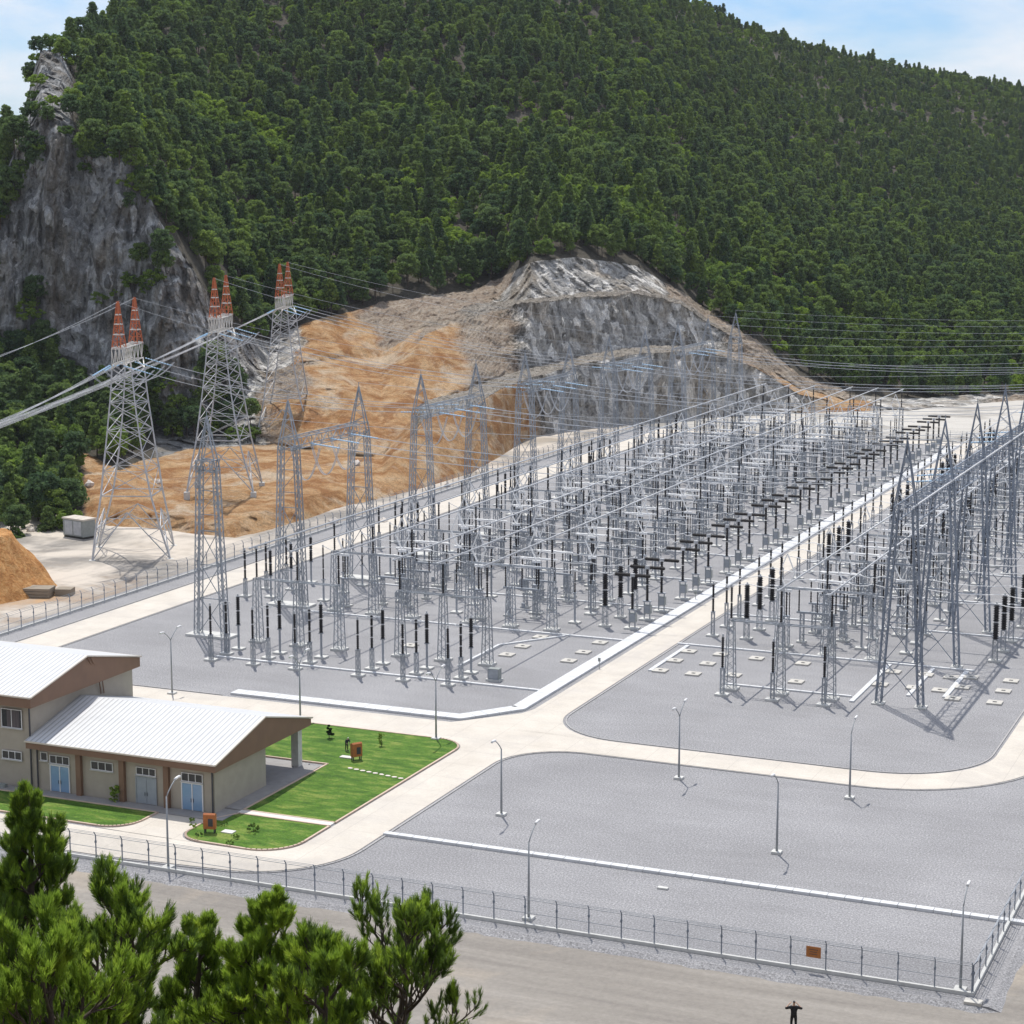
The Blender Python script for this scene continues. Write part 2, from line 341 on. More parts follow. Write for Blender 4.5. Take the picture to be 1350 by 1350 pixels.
# ---------------------------------------------------------------- flat ground
g = MB(); g.add([(-4200, -1500, -.3), (4200, -1500, -.3), (4200, 5200, -.3), (-4200, 5200, -.3)], [(0, 1, 2, 3)])
struct('ground', g, dirt_m)
YX0, YX1, YY0, YY1 = -184.0, -25.0, 155.6, 517.0
g = MB(); top = [(YX0, YY0), (YX1, YY0), (YX1, YY1), (YX0, YY1)]; g.add([(x, y, 0) for x, y in top], [(0, 1, 2, 3)])
n = 160; ring_i = []; ring_o = []
for k in range(4):
    a, b = top[k], top[(k+1) % 4]
    for i in range(n):
        s = i/n; x = a[0]+(b[0]-a[0])*s; y = a[1]+(b[1]-a[1])*s
        d = ((0, -1), (1, 0), (0, 1), (-1, 0))[k]; w = .7+.5*random.random()
        ring_i.append((x, y, -.002)); ring_o.append((x+d[0]*w, y+d[1]*w, -.36))
g.add(ring_i+ring_o, [(i, i+4*n, (i+1) % (4*n)+4*n, (i+1) % (4*n)) for i in range(4*n)])
struct('gravel_yard', g, gravel_m)
def arc(cx, cy, r, a0, a1, n=12): return [(cx+r*math.cos(R(a0+(a1-a0)*i/n)), cy+r*math.sin(R(a0+(a1-a0)*i/n))) for i in range(n+1)]
def sheet(mb, poly, z, mi=0): mb.add([(x, y, z) for x, y in poly], [tuple(range(len(poly)))], mi)
def fan(mb, c, pts, z):
    for a, b in zip(pts, pts[1:]): mb.add([(c[0], c[1], z), (a[0], a[1], z), (b[0], b[1], z)], [(0, 1, 2)])
def ring(mb, cx, cy, r0, r1, a0, a1, z, n=16):
    p = arc(cx, cy, r0, a0, a1, n); q = arc(cx, cy, r1, a0, a1, n)
    for i in range(n): mb.add([(*p[i], z), (*q[i], z), (*q[i+1], z), (*p[i+1], z)], [(0, 1, 2, 3)])
def rect(mb, x0, x1, y0, y1, z): sheet(mb, [(x0, y0), (x1, y0), (x1, y1), (x0, y1)], z)
Z = .05; g = MB()
rect(g, -170, -95.2, 211.2, 217.4, Z); rect(g, -170, -99.2, 210.25, 211.2, Z); fan(g, (-95.2, 211.2), [(-95.2, 206.2)]+arc(-99.2, 206.2, 3.95, 0, 90)+[(-99.2, 211.2)], Z)
sheet(g, [(-95.2, 211.2), (-81, 211.2), (-79.5, 216.9), (-94.2, 217.4), (-95.2, 217.4)], Z)
sheet(g, [(-101.2, 217.4), (-95.2, 217.4), (-94.2, 217.4), (-94.2, 227), (-94.9, 224.6)], Z)
sheet(g, [(-94.2, 217.4), (-89.5, 217.4-.22), (-89.5, 227), (-94.2, 227)], Z)
fan(g, (-89.5, 217.18), [(-79.5, 216.9)]+arc(-79.5, 226.9, 10, 270, 180)+[(-89.5, 227)], Z)
rect(g, -94.2, -89.5, 227, 508, Z)
sheet(g, [(-81, 211.2), (-49.3, 210.9), (-49.3, 216.5), (-79.5, 216.9)], Z)
ring(g, -49.3, 228.7, 12.2, 17.8, -90, 0, Z); rect(g, -37.1, -31.5, 228.7, 508, Z)
rect(g, -95.2, -89.3, 203, 211.2, Z); fan(g, (-89.3, 211.2), [(-89.3, 203)]+arc(-81.1, 203, 8.2, 180, 90), Z)
rect(g, -95.2, -89.3, 170, 203, Z); ring(g, -99.6, 170, 4.4, 10.3, -90, 0, Z)
sheet(g, [(-215, 158.4), (-112, 158.6), (-99.6, 159.7), (-99.6, 165.6), (-215, 165.9)], Z)
rect(g, -114.3, -108.3, 165.75, 172.6, Z-.008)
fan(g, (-108.3, 165.7), [(-108.3, 168.6)]+arc(-105.4, 168.6, 2.9, 180, 270), Z-.012)
fan(g, (-114.3, 165.8), arc(-117.6, 169.4, 3.5, 270, 360), Z-.012)
rect(g, -177.2, -170, 150, 516.2, Z); rect(g, -170, -25.5, 508, 516.2, Z)
# slab edge
road = struct('road', g, road_m)
g = MB()   # thin dark kerb upstand at the road border
def kerb(mb, pts, w, z0, z1, mi=0):
    for a, b in zip(pts, pts[1:]):
        d = Vector((b[0]-a[0], b[1]-a[1], 0)); L = d.length
        if L < 1e-4: continue
        mb.box(((a[0]+b[0])/2, (a[1]+b[1])/2, (z0+z1)/2), (L+w*.5, w, z1-z0), mi, math.atan2(d.y, d.x))
for pts in ([(-88.9, 170)]+[(-88.9, 203)], arc(-81.1, 203, 7.8, 180, 90)+[(-49.3, 210.55)]+arc(-49.3, 228.7, 18.15, -90, 0)+[(-31.1, 330)],
            arc(-99.6, 170, 10.7, -90, 0), [(-99.6, 159.3), (-112, 158.2), (-215, 158.05)],
            arc(-79.5, 226.9, 9.6, 180, 270), [(-79.5, 217.3), (-49.3, 216.85)], arc(-49.3, 228.7, 11.8, -90, 0), [(-37.5, 228.7), (-37.5, 507)],
            [(-89.1, 227), (-89.1, 507)], [(-169.6, 218), (-169.6, 507)], [(-177.6, 218), (-177.6, 515)], [(-169.6, 217.8), (-134, 217.8)]):
    kerb(g, pts, .16, -.05, .10)
struct('road_kerb', g, mat('grey_kerb', (.42, .41, .40), (.34, .33, .33), 1.5, .9, src='pos'))
# wide cable trench beside the road, with cover joints as grooves between slabs
def offs(pts, w):
    out = []
    for sgn in (1, -1):
        side = []
        for i, p in enumerate(pts):
            a = Vector(pts[max(i-1, 0)]); b = Vector(pts[min(i+1, len(pts)-1)]); d = (b-a).normalized(); nn = Vector((-d.y, d.x))
            side.append((p[0]+nn.x*w/2*sgn, p[1]+nn.y*w/2*sgn))
        out.append(side)
    return out
def trench(name, pts, w, h, label, m=trench_m, cover=1.6):
    mb = MB()
    for a, b in zip(pts, pts[1:]):
        A, B = Vector(a), Vector(b); L = (B-A).length; k = max(1, int(L/cover)); ang = math.atan2((B-A).y, (B-A).x)
        for i in range(k):
            c = A+(B-A)*((i+.5)/k); mb.box((c.x, c.y, h/2-.1+.004*(i % 2)), (L/k-.06, w, h+.2), 0, ang)
    for p in pts[1:-1]: mb.lathe([(w/2, -.1), (w/2, h-.01)], (p[0], p[1], 0), 16)
    return tag(part(name, mb, m), label, 'cable trench')
trench('cable_trench', [(-133.2, 219.4), (-101.0, 219.5), (-96.0, 226.3), (-96.0, 505)], 2.0, .3, 'wide pale concrete cable trench bending beside the central road')
trench('cable_trench', [(-89.2, 175.4), (-26.9, 175.4), (-8, 175.4)], .75, .28, 'narrow white cable trench crossing the empty near gravel field')
NARROW = [([(-146, 236.0), (-97.2, 236.0)], 'narrow cable trench in front of the first rows of black posts', .5),
          ([(-112.5, 244), (-112.5, 258), (-106, 267.2)], 'short bent cable trench between the empty foundation pads', .4),
          ([(-87.5, 251.8), (-87.5, 268.2)], 'short cable trench between the road and a line of foundation pads', .55),
          ([(-58.4, 246.2), (-58.4, 268.2)], 'short cable trench left of the nearest front gantry leg', .6),
          ([(-52.4, 252), (-52.4, 268.2)], 'short cable trench under the front bay of the dark gantry', .5),
          ([(-47.9, 253), (-47.9, 268.2)], 'short cable trench right of the dark gantry', .6),
          ([(-76, 248.9), (-59, 248.9)], 'narrow cable trench joining the right front lattice supports', .45),
          ([(-89.3, 269.0), (-47, 269.0)], 'narrow cable trench crossing the right zone behind the first supports', .5)]
for pts, lb, w in NARROW: trench('cable_trench', pts, w, .2, lb)
for k in range(1, 11):
    y = 244.2+23.6*k
    trench('cable_trench', [(-150, y), (-97.2, y)], .5, .2, f'narrow cable trench across the left zone at the {nth(k)} bay from the near end')
    if k > 1: trench('cable_trench', [(-89, y), (-42, y)], .5, .2, f'narrow cable trench across the right zone at the {nth(k)} bay from the near end')
# lawns
def lawn(poly, label, z=.11):
    mb = MB(); mb.prism(poly, -.1, z); o = tag(part('lawn', mb, grass_m), kind='structure')
    k2 = MB(); kerb(k2, poly+[poly[0]], .22, -.1, z+.07); tag(part('lawn_kerb', k2, kerb_m), kind='structure'); return o
L1 = [(-200, 166.25), (-117.6, 166.25)]+arc(-117.6, 169.6, 3.35, 270, 355)+[(-114.25, 172.3), (-200, 172.3)]
lawn(L1, 'left')
L2 = [(-95.5, 175.4)]+[(-95.5, 170)]+arc(-99.7, 170, 4.2, 0, -90)[1:]+[(-105.4, 165.95)]+arc(-105.4, 168.6, 2.6, 270, 180)+[(-108.05, 172.2), (-106.2, 175.4)]
lawn(L2, 'corner')
L3 = [(-106.4, 176.6), (-95.5, 176.6), (-95.5, 206.2)]+arc(-99.2, 206.2, 3.7, 0, 90)[1:]+[(-160, 210.2), (-160, 195.2), (-106.4, 195.2)]
lawn(L3, 'back')
g = MB(); g.box((-101, 176.0, .02), (11.0, .95, .26)); struct('garden_path', g, path_m)
g = MB(); g.box((-154, 173.2, .0), (91.6, 1.75, .34)); g.box((-107.5, 174.3, .0), (2.0, 3.6, .34)); g.box((-107.5, 184.9, .03), (2.0, 17.4, .44)); g.box((-120.1, 189.5, .02), (23.9, 9.4, .40))
struct('building_pavement', g, paving_m)
g = MB()
for i in range(9):
    s = i/8; x = -103.2+7.0*s; y = 194.6-1.3*s; a = random.uniform(-.3, .3)
    st = MB(); st.lathe([(.26, 0), (.30, .04), (.27, .07)], (0, 0, 0), 7); o = part('stepping_stone', st, stone_m, None, False, (x, y, .11))
    o.scale = (1.15, .8, 1); o.rotation_euler = (0, 0, a)
    tag(o, f'pale stepping stone in the lawn, {nth(i+1)} from the building end of the row', 'stepping stone', 'stepping stones across the lawn')
mb = MB(); mb.box((0, 0, .06), (1.5, .8, .12)); tag(part('stone_slab', mb, path_m, None, False, (-105.6, 198.3, .11)), 'flat white slab in the lawn below the upright orange box', 'slab')
mb = MB(); mb.box((0, 0, .05), (1.3, .9, .1)); tag(part('stone_slab', mb, path_m, None, False, (-104.0, 169.6, .11)), 'flat white slab right of the orange box on the corner lawn', 'slab')
# ---------------------------------------------------------------- building
def roof_material():
    m = bpy.data.materials.new('white_sheet_roof'); t = nt(m); co = mapped(t)
    w = t.nodes.new('ShaderNodeTexWave'); w.bands_direction = 'X'; w.inputs['Scale'].default_value = .5; t.links.new(co, w.inputs['Vector'])
    f = noise(t, co, .5, 4); c = ramp(t, f, [(.3, (.57, .58, .595)), (.7, (.635, .645, .66))])
    c = mix(t, 1, c, ramp(t, w.outputs['Fac'], [(.0, .62), (.35, 1.0)]), 'MULTIPLY')
    finish(t, c, .55, 0, w.outputs['Fac'], .5, .04, .3); return m
roof_m = roof_material()
bld = thing('office_building', 'beige control building with white sheet roofs and brown gables beside the lawns', 'building', (-120, 184, 0))
def bp(name, mb, m, parent=None, label=None, smooth=False):
    o = part(name, mb, m, None, smooth); o.parent = parent or bld; o.matrix_parent_inverse = Matrix.Translation((120, -184, 0))
    if parent is not None: o.matrix_parent_inverse = Matrix()
    if label: o['label'] = label
    return o
def gable(y0, yr, y1, zb, ze, zr): return [(y0, zb), (y1, zb), (y1, ze), (yr, zr), (y0, ze)]
# walls
W = MB(); W.box((-120.0, 179.5, 2.5), (23.2, 10.6, 5.0)); bp('wall', W, wall_m, None, 'beige wall of the low wing')
W = MB(); W.box((-170, 184.1, 4.8), (77, 19.6, 9.6)); bp('wall', W, wall_m, None, 'beige wall of the two storey wing')
# low wing roof
def roof(x0, x1, y0, yr, y1, zb, ze, zr, lab):
    f = MB(); f.extr([(y0+.05, zb), (y1-.05, zb), (y1-.05, ze-.06), (yr, zr-.08), (y0+.05, ze-.06)], 'x', x0+.05, x1-.05)
    fo = bp('gable_cladding', f, brown_m, None, lab+' brown gable and fascia')
    s = MB(); th = .14
    s.extr([(y0-.02, ze-.04), (yr, zr-.04), (yr, zr+th-.04), (y0-.02, ze+th-.04)], 'x', x0, x1+.02)
    s.extr([(yr+.001, zr-.04), (y1+.02, ze-.04), (y1+.02, ze+th-.04), (yr+.001, zr+th-.04)], 'x', x0, x1+.02)
    ro = bp('roof', s, roof_m, None, lab+' white ribbed sheet roof')
    e = MB(); e.box(((x0+x1)/2, y0-.08, ze+.01), (x1-x0+.1, .12, .16)); e.box(((x0+x1)/2, y1+.08, ze+.01), (x1-x0+.1, .12, .16))
    for a, b in (((x1+.08, y0-.1, ze+.05), (x1+.08, yr, zr+.05)), ((x1+.08, yr, zr+.05), (x1+.08, y1+.1, ze+.05))): e.bar(a, b, .15)
    tr = part('roof_trim', e, roof_trim); tr.parent = ro; return fo, ro
roof(-131.45, -107.6, 173.1, 183.4, 193.8, 4.9, 5.7, 8.35, 'low wing')
roof(-208, -130.3, 172.8, 183.3, 193.9, 9.5, 10.65, 13.0, 'tall wing')
# flashing strip against the tall wing
s = MB(); s.path([(-130.15, 183.3, 12.85), (-130.9, 186.4, 9.5), (-131.35, 187.3, 7.7)], .07, 6); s.path([(-130.15, 183.9, 12.7), (-130.9, 187.0, 9.4), (-131.35, 187.9, 7.6)], .07, 6)
bp('downpipe', s, brown_m, None, 'pair of brown pipes slanting down the tall gable')
s = MB(); s.box((-109.1, 192.9, 2.45), (.9, .9, 5.0)); bp('column', s, concrete, None, 'free standing corner column under the roof corner')
s = MB(); s.box((-131.42, 174.0, 4.75), (.14, .14, 9.5)); bp('downpipe', s, dark_pipe)
for x in (-130.6, -108.55):
    s = MB(); s.box((x, 174.02, 2.45), (.13, .13, 4.9)); bp('downpipe', s, dark_pipe)
for x in (-125.15, -119.65, -114.1):
    s = MB(); s.box((x, 174.0, 2.45), (.62, .5, 4.9)); bp('pilaster', s, brown_m)
def window(x, z, w, h, n, y=174.1, frame=.07, glass=win_glass, name='window', blind=None, lab=None):
    f = MB(); yy = y
    f.box((x, yy, z-h/2+frame/2), (w, .10, frame)); f.box((x, yy, z+h/2-frame/2), (w, .10, frame))
    for i in range(n+1): f.box((x-w/2+frame/2+(w-frame)*i/n, yy, z), (frame, .094, h-2*frame))
    o = bp(name, f, white_frame, None, lab)
    p = MB(); p.box((x, yy+.02, z), (w-.02, .04, h-.02)); q = part('pane', p, glass); q.parent = o
    if blind is not None:
        p = MB(); p.box((x+w*.08, yy-.004, z), (w*.62, .03, h-.2)); q = part('curtain', p, blind); q.parent = o
    s = MB(); s.box((x, yy-.06, z-h/2-.05), (w+.2, .22, .07)); q = part('sill', s, concrete); q.parent = o
    return o
def door(x, w, h, m, y=174.08, glaz=True, lab=None, top=True):
    f = MB(); zt = .2
    for i in range(3): f.box((x-w/2+w*i/2, y, zt+h/2), (.11, .12, h))
    f.box((x, y, zt+h+.05), (w+.11, .12, .1)); o = bp('door', f, white_frame if top else grey_door, None, lab)
    p = MB()
    for i in (0, 1): p.box((x-w/4+w/2*i, y+.02, zt+h/2), (w/2-.13, .06, h-.05))
    q = part('door_leaf', p, m); q.parent = o
    
    for e in (-.14, .14): hd = MB(); hd.box((x+e, y-.07, zt+1.1), (.04, .05, .4)); q = part('handle', hd, dark_pipe); q.parent = o
window(-129.75, 3.95, .9, .95, 1); window(-127.75, 3.75, 2.55, .95, 3, glass=win_glass); door(-127.75, 2.45, 2.85, blue_glass, lab='pale blue double door of the first bay')
window(-122.3, 3.7, 2.8, .95, 3, lab='long low window with three lights')
window(-116.75, 3.75, 2.45, .85, 3); door(-116.75, 2.5, 2.85, grey_door, lab='grey metal double door of the third bay', top=False)
window(-111.05, 3.75, 2.6, .95, 3); door(-111.05, 2.55, 2.9, blue_glass, lab='pale blue double door of the end bay')
window(-133.85, 7.75, 2.7, 2.1, 2, blind=curtain, lab='upper window with a mauve curtain'); window(-134.0, 3.6, 2.6, .95, 3, lab='ground floor strip window with three lights')
for i in range(6):
    x = -140-6.2*i; window(x, 7.75, 2.7, 2.1, 2, blind=curtain); window(x, 3.6, 2.6, .95, 3)
s = MB(); s.box((-134.7, 173.2, .35), (.9, .5, .4)); tag(part('planter_box', s, cab_grey), 'small dark blue grey box on the pavement below the tall wing', 'box')
# ---------------------------------------------------------------- lamp posts
def lamp_proto(double):
    t = thing('street_lamp', '', 'street lamp')
    p = MB(); p.path([(0, 0, 0), (0, 0, 7.2)], .13, 8, 0, True, .07); part('pole', p, lamp_grey, t, True)
    b = MB(); b.box((0, 0, .08), (.95, .95, .36)); part('base', b, concrete, t)
    for s in ((1, -1) if double else (1,)):
        a = MB(); pts = [(0, 0, 7.15)]+[(0, s*(.15+1.55*math.sin(R(q))**1.6), 7.15+1.35*math.sin(R(q))) for q in (20, 40, 60, 78, 90)]; a.path(pts, .055, 6)
        part('arm', a, lamp_grey, t, True)
        h = MB(); h.path([(0, s*1.55, 8.47), (0, s*1.8, 8.52), (0, s*2.2, 8.56), (0, s*2.45, 8.52)], .13, 8); part('lamp_head', h, lamp_white, t, True)
    return t
LS = lamp_proto(False); LD = lamp_proto(True)
G = 'street lamps round the yard roads'
for (px, py, dbl, rz, lb) in [(661, 1075, 0, 180, 'single-arm grey street lamp on the gravel by the road junction, arm over the road side'),
    (895, 1027, 1, 0, 'double-arm street lamp just below the right road, left of the single-arm one'),
    (1120, 1053, 0, 0, 'single-arm street lamp below the right road, standing furthest right of the mid row'),
    (1024, 1125, 0, 180, 'single-arm street lamp in the middle of the empty near gravel field'),
    (227, 915, 1, 0, 'double-arm street lamp behind the ridge of the tall office roof'),
    (396, 950, 1, 0, 'double-arm street lamp behind the right corner of the low office roof'),
    (575, 975, 1, 0, 'double-arm street lamp at the back corner of the large lawn'),
    (697, 1212, 0, 0, 'single-arm street lamp just behind the near fence, left of centre'),
    (1266, 1306, 0, 0, 'single-arm street lamp beside the near right fence corner'),
    (222, 1145, 0, 0, 'single-arm street lamp behind the near fence in front of the office doors')]:
    x, y = gp(px, py); place(LD if dbl else LS, (x, y, 0), lb, G, R(rz))
# ---------------------------------------------------------------- fences
def mesh_material():
    m = bpy.data.materials.new('chain_link_mesh'); t = nt(m)
    tr = t.nodes.new('ShaderNodeBsdfTransparent'); d = t.nodes.new('ShaderNodeBsdfPrincipled'); d.inputs['Base Color'].default_value = (.33, .36, .40, 1); d.inputs['Roughness'].default_value = .5
    mx = t.nodes.new('ShaderNodeMixShader'); o = t.nodes.new('ShaderNodeOutputMaterial')
    f = noise(t, mapped(t), 2.5, 2); r = t.nodes.new('ShaderNodeMapRange'); r.inputs[3].default_value = .10; r.inputs[4].default_value = .22; t.links.new(f, r.inputs[0])
    t.links.new(r.outputs[0], mx.inputs[0]); t.links.new(tr.outputs[0], mx.inputs[1]); t.links.new(d.outputs[0], mx.inputs[2]); t.links.new(mx.outputs[0], o.inputs[0]); return m
link_m = mesh_material()
def fence(name, a, b, step, label, outward, hgt=2.55):
    a, b = Vector((*a, 0)), Vector((*b, 0)); L = (b-a).length; n = int(L/step); d = (b-a)/L; o = Vector((*outward, 0))
    t = thing('chain_link_fence', label, 'fence', tuple(a))
    pm = MB(); pm.bar((0, 0, -.1), (0, 0, hgt), .09); pm.bar((0, 0, hgt), (o.x*.3, o.y*.3, hgt+.4), .07); pm.box((o.x*.02, o.y*.02, hgt*.74), (.16, .16, .22)); pme = pm.mesh('post', steel_dark)
    for i in range(n+1): link('post', pme, t, tuple(d*(L*i/n)))
    w = MB(); ang = math.atan2(d.y, d.x); c = d*L/2; w.box((c.x, c.y, .1), (L+.3, .26, .42), 0, ang); part('base_wall', w, concrete, t)
    m = MB(); e = d*L; q = o*-.06; m.add([(q.x, q.y, .32), (e.x+q.x, e.y+q.y, .32), (e.x+q.x, e.y+q.y, hgt), (q.x, q.y, hgt)], [(0, 1, 2, 3)]); part('wire_mesh', m, link_m, t)
    r = MB()
    for z, oo in ((hgt-.02, 0), (1.3, 0), (hgt+.18, .13), (hgt+.36, .27)): r.tube((o.x*oo, o.y*oo, z), (e.x+o.x*oo, e.y+o.y*oo, z), .022 if oo else .03, 4)
    part('rail', r, steel, t); return t
fence('near', (-160, 157.35), (-26.75, 157.35), 3.0, 'near chain-link fence with a low white base wall, between dirt track and gravel', (0, -1))
fence('right', (-26.7, 157.6), (-26.7, 300), 2.9, 'right-hand chain-link fence running away from the near corner', (1, 0))
fence('far', (-182.2, 228), (-182.2, 515), 3.05, 'far chain-link fence between the yard and the orange cutting', (-1, 0))
fence('end', (-182, 516.3), (-40, 516.3), 3.05, 'chain-link fence closing the far end of the yard', (0, 1))
s = MB(); s.box((0, 0, 0), (1.25, .05, .95)); x, y = gp(1070, 1277)
sg = part('warning_sign', s, sign_brown, None, False, (x+.3, 157.2, 1.75)); tag(sg, 'plain brown sign plate fixed on the near fence', 'sign')
s = MB()
for i, w in enumerate((.8, .6, .7)): s.box((0, -.032, .22-.2*i), (w, .012, .05))
part('border_lines', s, dark_pipe, sg)
x, y = gp(1283, 1327, -.3); s = MB(); s.box((x, y, -.05), (1.4, .9, .5)); tag(part('concrete_block', s, concrete_tan), 'pale concrete block on the dirt outside the near fence corner', 'block')
x, y = gp(874, 1172); s = MB(); s.box((x, y, .08), (1.0, .5, .2)); tag(part('drain_cover', s, concrete), 'small white slab lying alone on the near gravel', 'slab')
# marker signs beside the trench
for i, (px, py) in enumerate([(810-20, 882), (917, 792)]):
    x, y = gp(px, py); s = MB(); s.bar((x, y, 0), (x, y, 1.3), .08); s.box((x, y, 1.3), (.35, .1, .5)); tag(part('marker_post', s, cab_grey), ['small marker post on the trench edge near the junction', 'small marker post on the trench edge by the nearest breakers'][i], 'marker post')
# foundation pads
pm = MB(); pm.add([], [])
def frame_pad(mb, w, d, h):
    t = .36
    mb.box((0, -d/2+t*d/2, h/2-.05), (w, t*d, h+.1)); mb.box((0, d/2-t*d/2, h/2-.05), (w, t*d, h+.1))
    for s in (-1, 1): mb.box((s*(w/2-t*w/2), 0, h/2-.05), (t*w, d*(1-2*t)-.01, h+.1))
frame_pad(pm, 1.9, 1.9, .22); pm.box((0, 0, .02), (.6, .6, .04), 1)
pmesh = pm.mesh('foundation_pad', [concrete_tan, dark])
pads = [(x, y) for x in (-86.2, -81.5) for y in (252.4, 258.7, 264.8)]+[(x, y) for x in (-99.7, -109.0) for y in (252.8, 258.4, 265.0)]+[(-76.2, 264.4), (-69.5, 264.0), (-76.3, 253.8), (-67.6, 253.6), (-124, 252.6)]+[(x, y) for x in (-41.5, -46.8) for y in (252.9, 259.3, 265.2)]+[(x, y) for x in (-57.0, -52.6, -49.2) for y in (256.5, 264.2)]
for i, (x, y) in enumerate(sorted(pads)):
    o = link('foundation_pad', pmesh, None, (x, y, 0))
    tag(o, f'empty square foundation pad with a dark socket in the gravel, {nth(i+1)} counting from the left', 'foundation pad', 'empty foundation pads')
# ---------------------------------------------------------------- switchyard equipment
YK = [247+23.6*k for k in range(12)]
PH = (5.2, 11.85, 18.5); PW = ('near', 'middle', 'far')
XA = (-145.5, -138.8, -132.2); XB = (-122.6, -115.9, -109.3); XC = (-74.6, -67.9, -61.2); ZB = 14.0
def pad(w=1.7, d=1.3, h=.28):
    b = MB(); b.box((0, 0, h/2-.05), (w, d, h+.1)); return b
def part_pad(t, *a): part('base', pad(*a), concrete, t)
def support(mb, z0, z1, w=.45): mb.lattice((0, 0, z0), (0, 0, z1), w, w*.9, max(3, int((z1-z0)/.55)), .08, .05)
def post_kit(name, cat, zs, z1, r, segs, ring=None, lattice=True, mt=porcelain, w=.45):
    t = thing(name, '', cat); part_pad(t); s = MB()
    if lattice: support(s, .1, zs, w)
    else: s.lathe([(.17, .1), (.16, zs)], n=8)
    s.box((0, 0, zs+.05), (.55, .55, .14)); part('support', s, steel, t)
    i = MB(); L = (z1-zs-.12)/segs
    for k in range(segs): i.shed(zs+.14+L*k, zs+.14+L*(k+1)-.16, r, k=7, n=8)
    part('insulator', i, mt, t)
    for k in range(segs): c = MB(); c.lathe([(r*.7, 0), (r*.7, .16)], (0, 0, zs+.14+L*(k+1)-.16), 8); part('joint_ring', c, steel_light, t)
    c = MB(); c.lathe([(.12, 0), (.12, .25)], (0, 0, z1), 8)
    if ring: c.torus((0, 0, z1-.35), ring, .05); c.bar((-ring, 0, z1-.35), (ring, 0, z1-.35), .05)
    part('terminal', c, steel_light, t); return t
VT = post_kit('voltage_transformer', 'transformer', 3.6, 7.9, .21, 2)
CV = post_kit('coupling_transformer', 'transformer', 2.9, 7.7, .23, 3, .75)
SA = post_kit('surge_arrester', 'surge arrester', 3.5, 7.8, .32, 2, None, False)
PI = post_kit('post_insulator', 'insulator', 4.6, 8.0, .15, 2, None, False, porcelain)
CT = post_kit('current_transformer', 'transformer', 3.1, 8.2, .46, 2, None, True, porcelain, .7)
LA = post_kit('line_arrester', 'surge arrester', 3.4, 8.8, .16, 3, None, False)
def cabinet(t, x, z, d=(1.0, .7, 1.5), nm='cabinet'):
    c = MB(); c.box((x, 0, z), d); o = part(nm, c, cab_grey, t); h = MB(); h.box((x, -d[1]/2-.02, z), (d[0]*.9, .03, d[2]*.9)); part('cabinet_door', h, steel, o); return o
def breaker():
    t = thing('circuit_breaker', '', 'circuit breaker'); part_pad(t, 2.2, 1.5)
    s = MB(); s.bar((-.45, 0, .1), (-.45, 0, 2.9), .16); s.bar((.45, 0, .1), (.45, 0, 2.9), .16); s.box((0, 0, 2.95), (1.3, .5, .16)); s.bar((-.45, 0, .6), (.45, 0, 2.4), .07); part('support', s, steel, t)
    cabinet(t, .15, 1.75, (1.0, .8, 1.35))
    i = MB(); i.shed(3.05, 5.45, .26, k=8); i.shed(5.6, 7.9, .26, k=8); part('insulator', i, porcelain, t)
    h = MB(); h.box((0, 0, 8.15), (.6, .4, .5)); part('head', h, steel_light, t)
    for q in (-1, 1):
        a = MB(); n = 9
        pts = []; vs = []
        for k in range(n):
            x0 = .46+2.3*k/n; x1 = .46+2.3*(k+1)/n
            a.path([(q*x0, 0, 8.15), (q*(x0+.12), 0, 8.15)], .27, 8); a.path([(q*(x0+.12), 0, 8.15), (q*x1, 0, 8.15)], .19, 8)
        part('breaking_chamber', a, porcelain, t)
    return t
CB = breaker()
def disconnector():
    t = thing('disconnector_switch', '', 'disconnector')
    for q in (-2.2, 2.2):
        b = MB(); b.box((q, 0, .1), (1.3, 1.2, .36)); part('base', b, concrete, t)
        s = MB(); s.lattice((q, 0, .1), (q, 0, 4.3), .55, .5, 7, .09, .05); part('leg', s, steel, t)
    s = MB(); s.box((0, 0, 4.45), (6.0, .42, .26)); s.bar((-2.2, 0, 1.2), (2.2, 0, 1.2), .1); s.box((.4, -.35, 1.9), (.5, .4, .8)); part('frame', s, steel, t)
    for q in (-2.7, 0, 2.7):
        i = MB(); i.shed(4.6, 7.7, .14, (q, 0), 8); part('insulator', i, porcelain if q else porcelain_grey, t)
    a = MB(); a.tube((-2.9, 0, 7.95), (2.9, 0, 7.95), .16, 8); a.box((0, 0, 7.95), (.5, .4, .35)); a.box((-2.7, 0, 7.85), (.5, .25, .3)); a.box((2.7, 0, 7.85), (.5, .25, .3)); a.torus((2.7, 0, 8.0), .38, .05); a.torus((-2.7, 0, 8.0), .38, .05)
    part('switch_arm', a, arm_white, t); return t
DS = disconnector()
def pantograph():
    t = thing('pantograph_disconnector', '', 'disconnector'); part_pad(t, 2.0, 1.5)
    s = MB(); s.lattice((0, 0, .1), (0, 0, 4.4), .9, .75, 7, .1, .06); s.box((0, 0, 4.5), (1.0, .9, .16)); part('support', s, steel, t)
    i = MB(); i.shed(4.6, 8.0, .15, k=8); i.shed(4.6, 8.0, .1, (.38, .2), 8, 6); part('insulator', i, porcelain, t)
    a = MB(); a.box((0, 0, 8.2), (1.3, .4, .35))
    for y in (-.16, .16):
        a.bar((0, y, 8.3), (1.15, y, 10.7), .09); a.bar((0, y, 8.3), (-1.15, y, 10.7), .09); a.bar((1.15, y, 10.7), (0, y, 13.5), .07); a.bar((-1.15, y, 10.7), (0, y, 13.5), .07)
    part('scissor_arm', a, arm_white, t); return t
PG = pantograph()
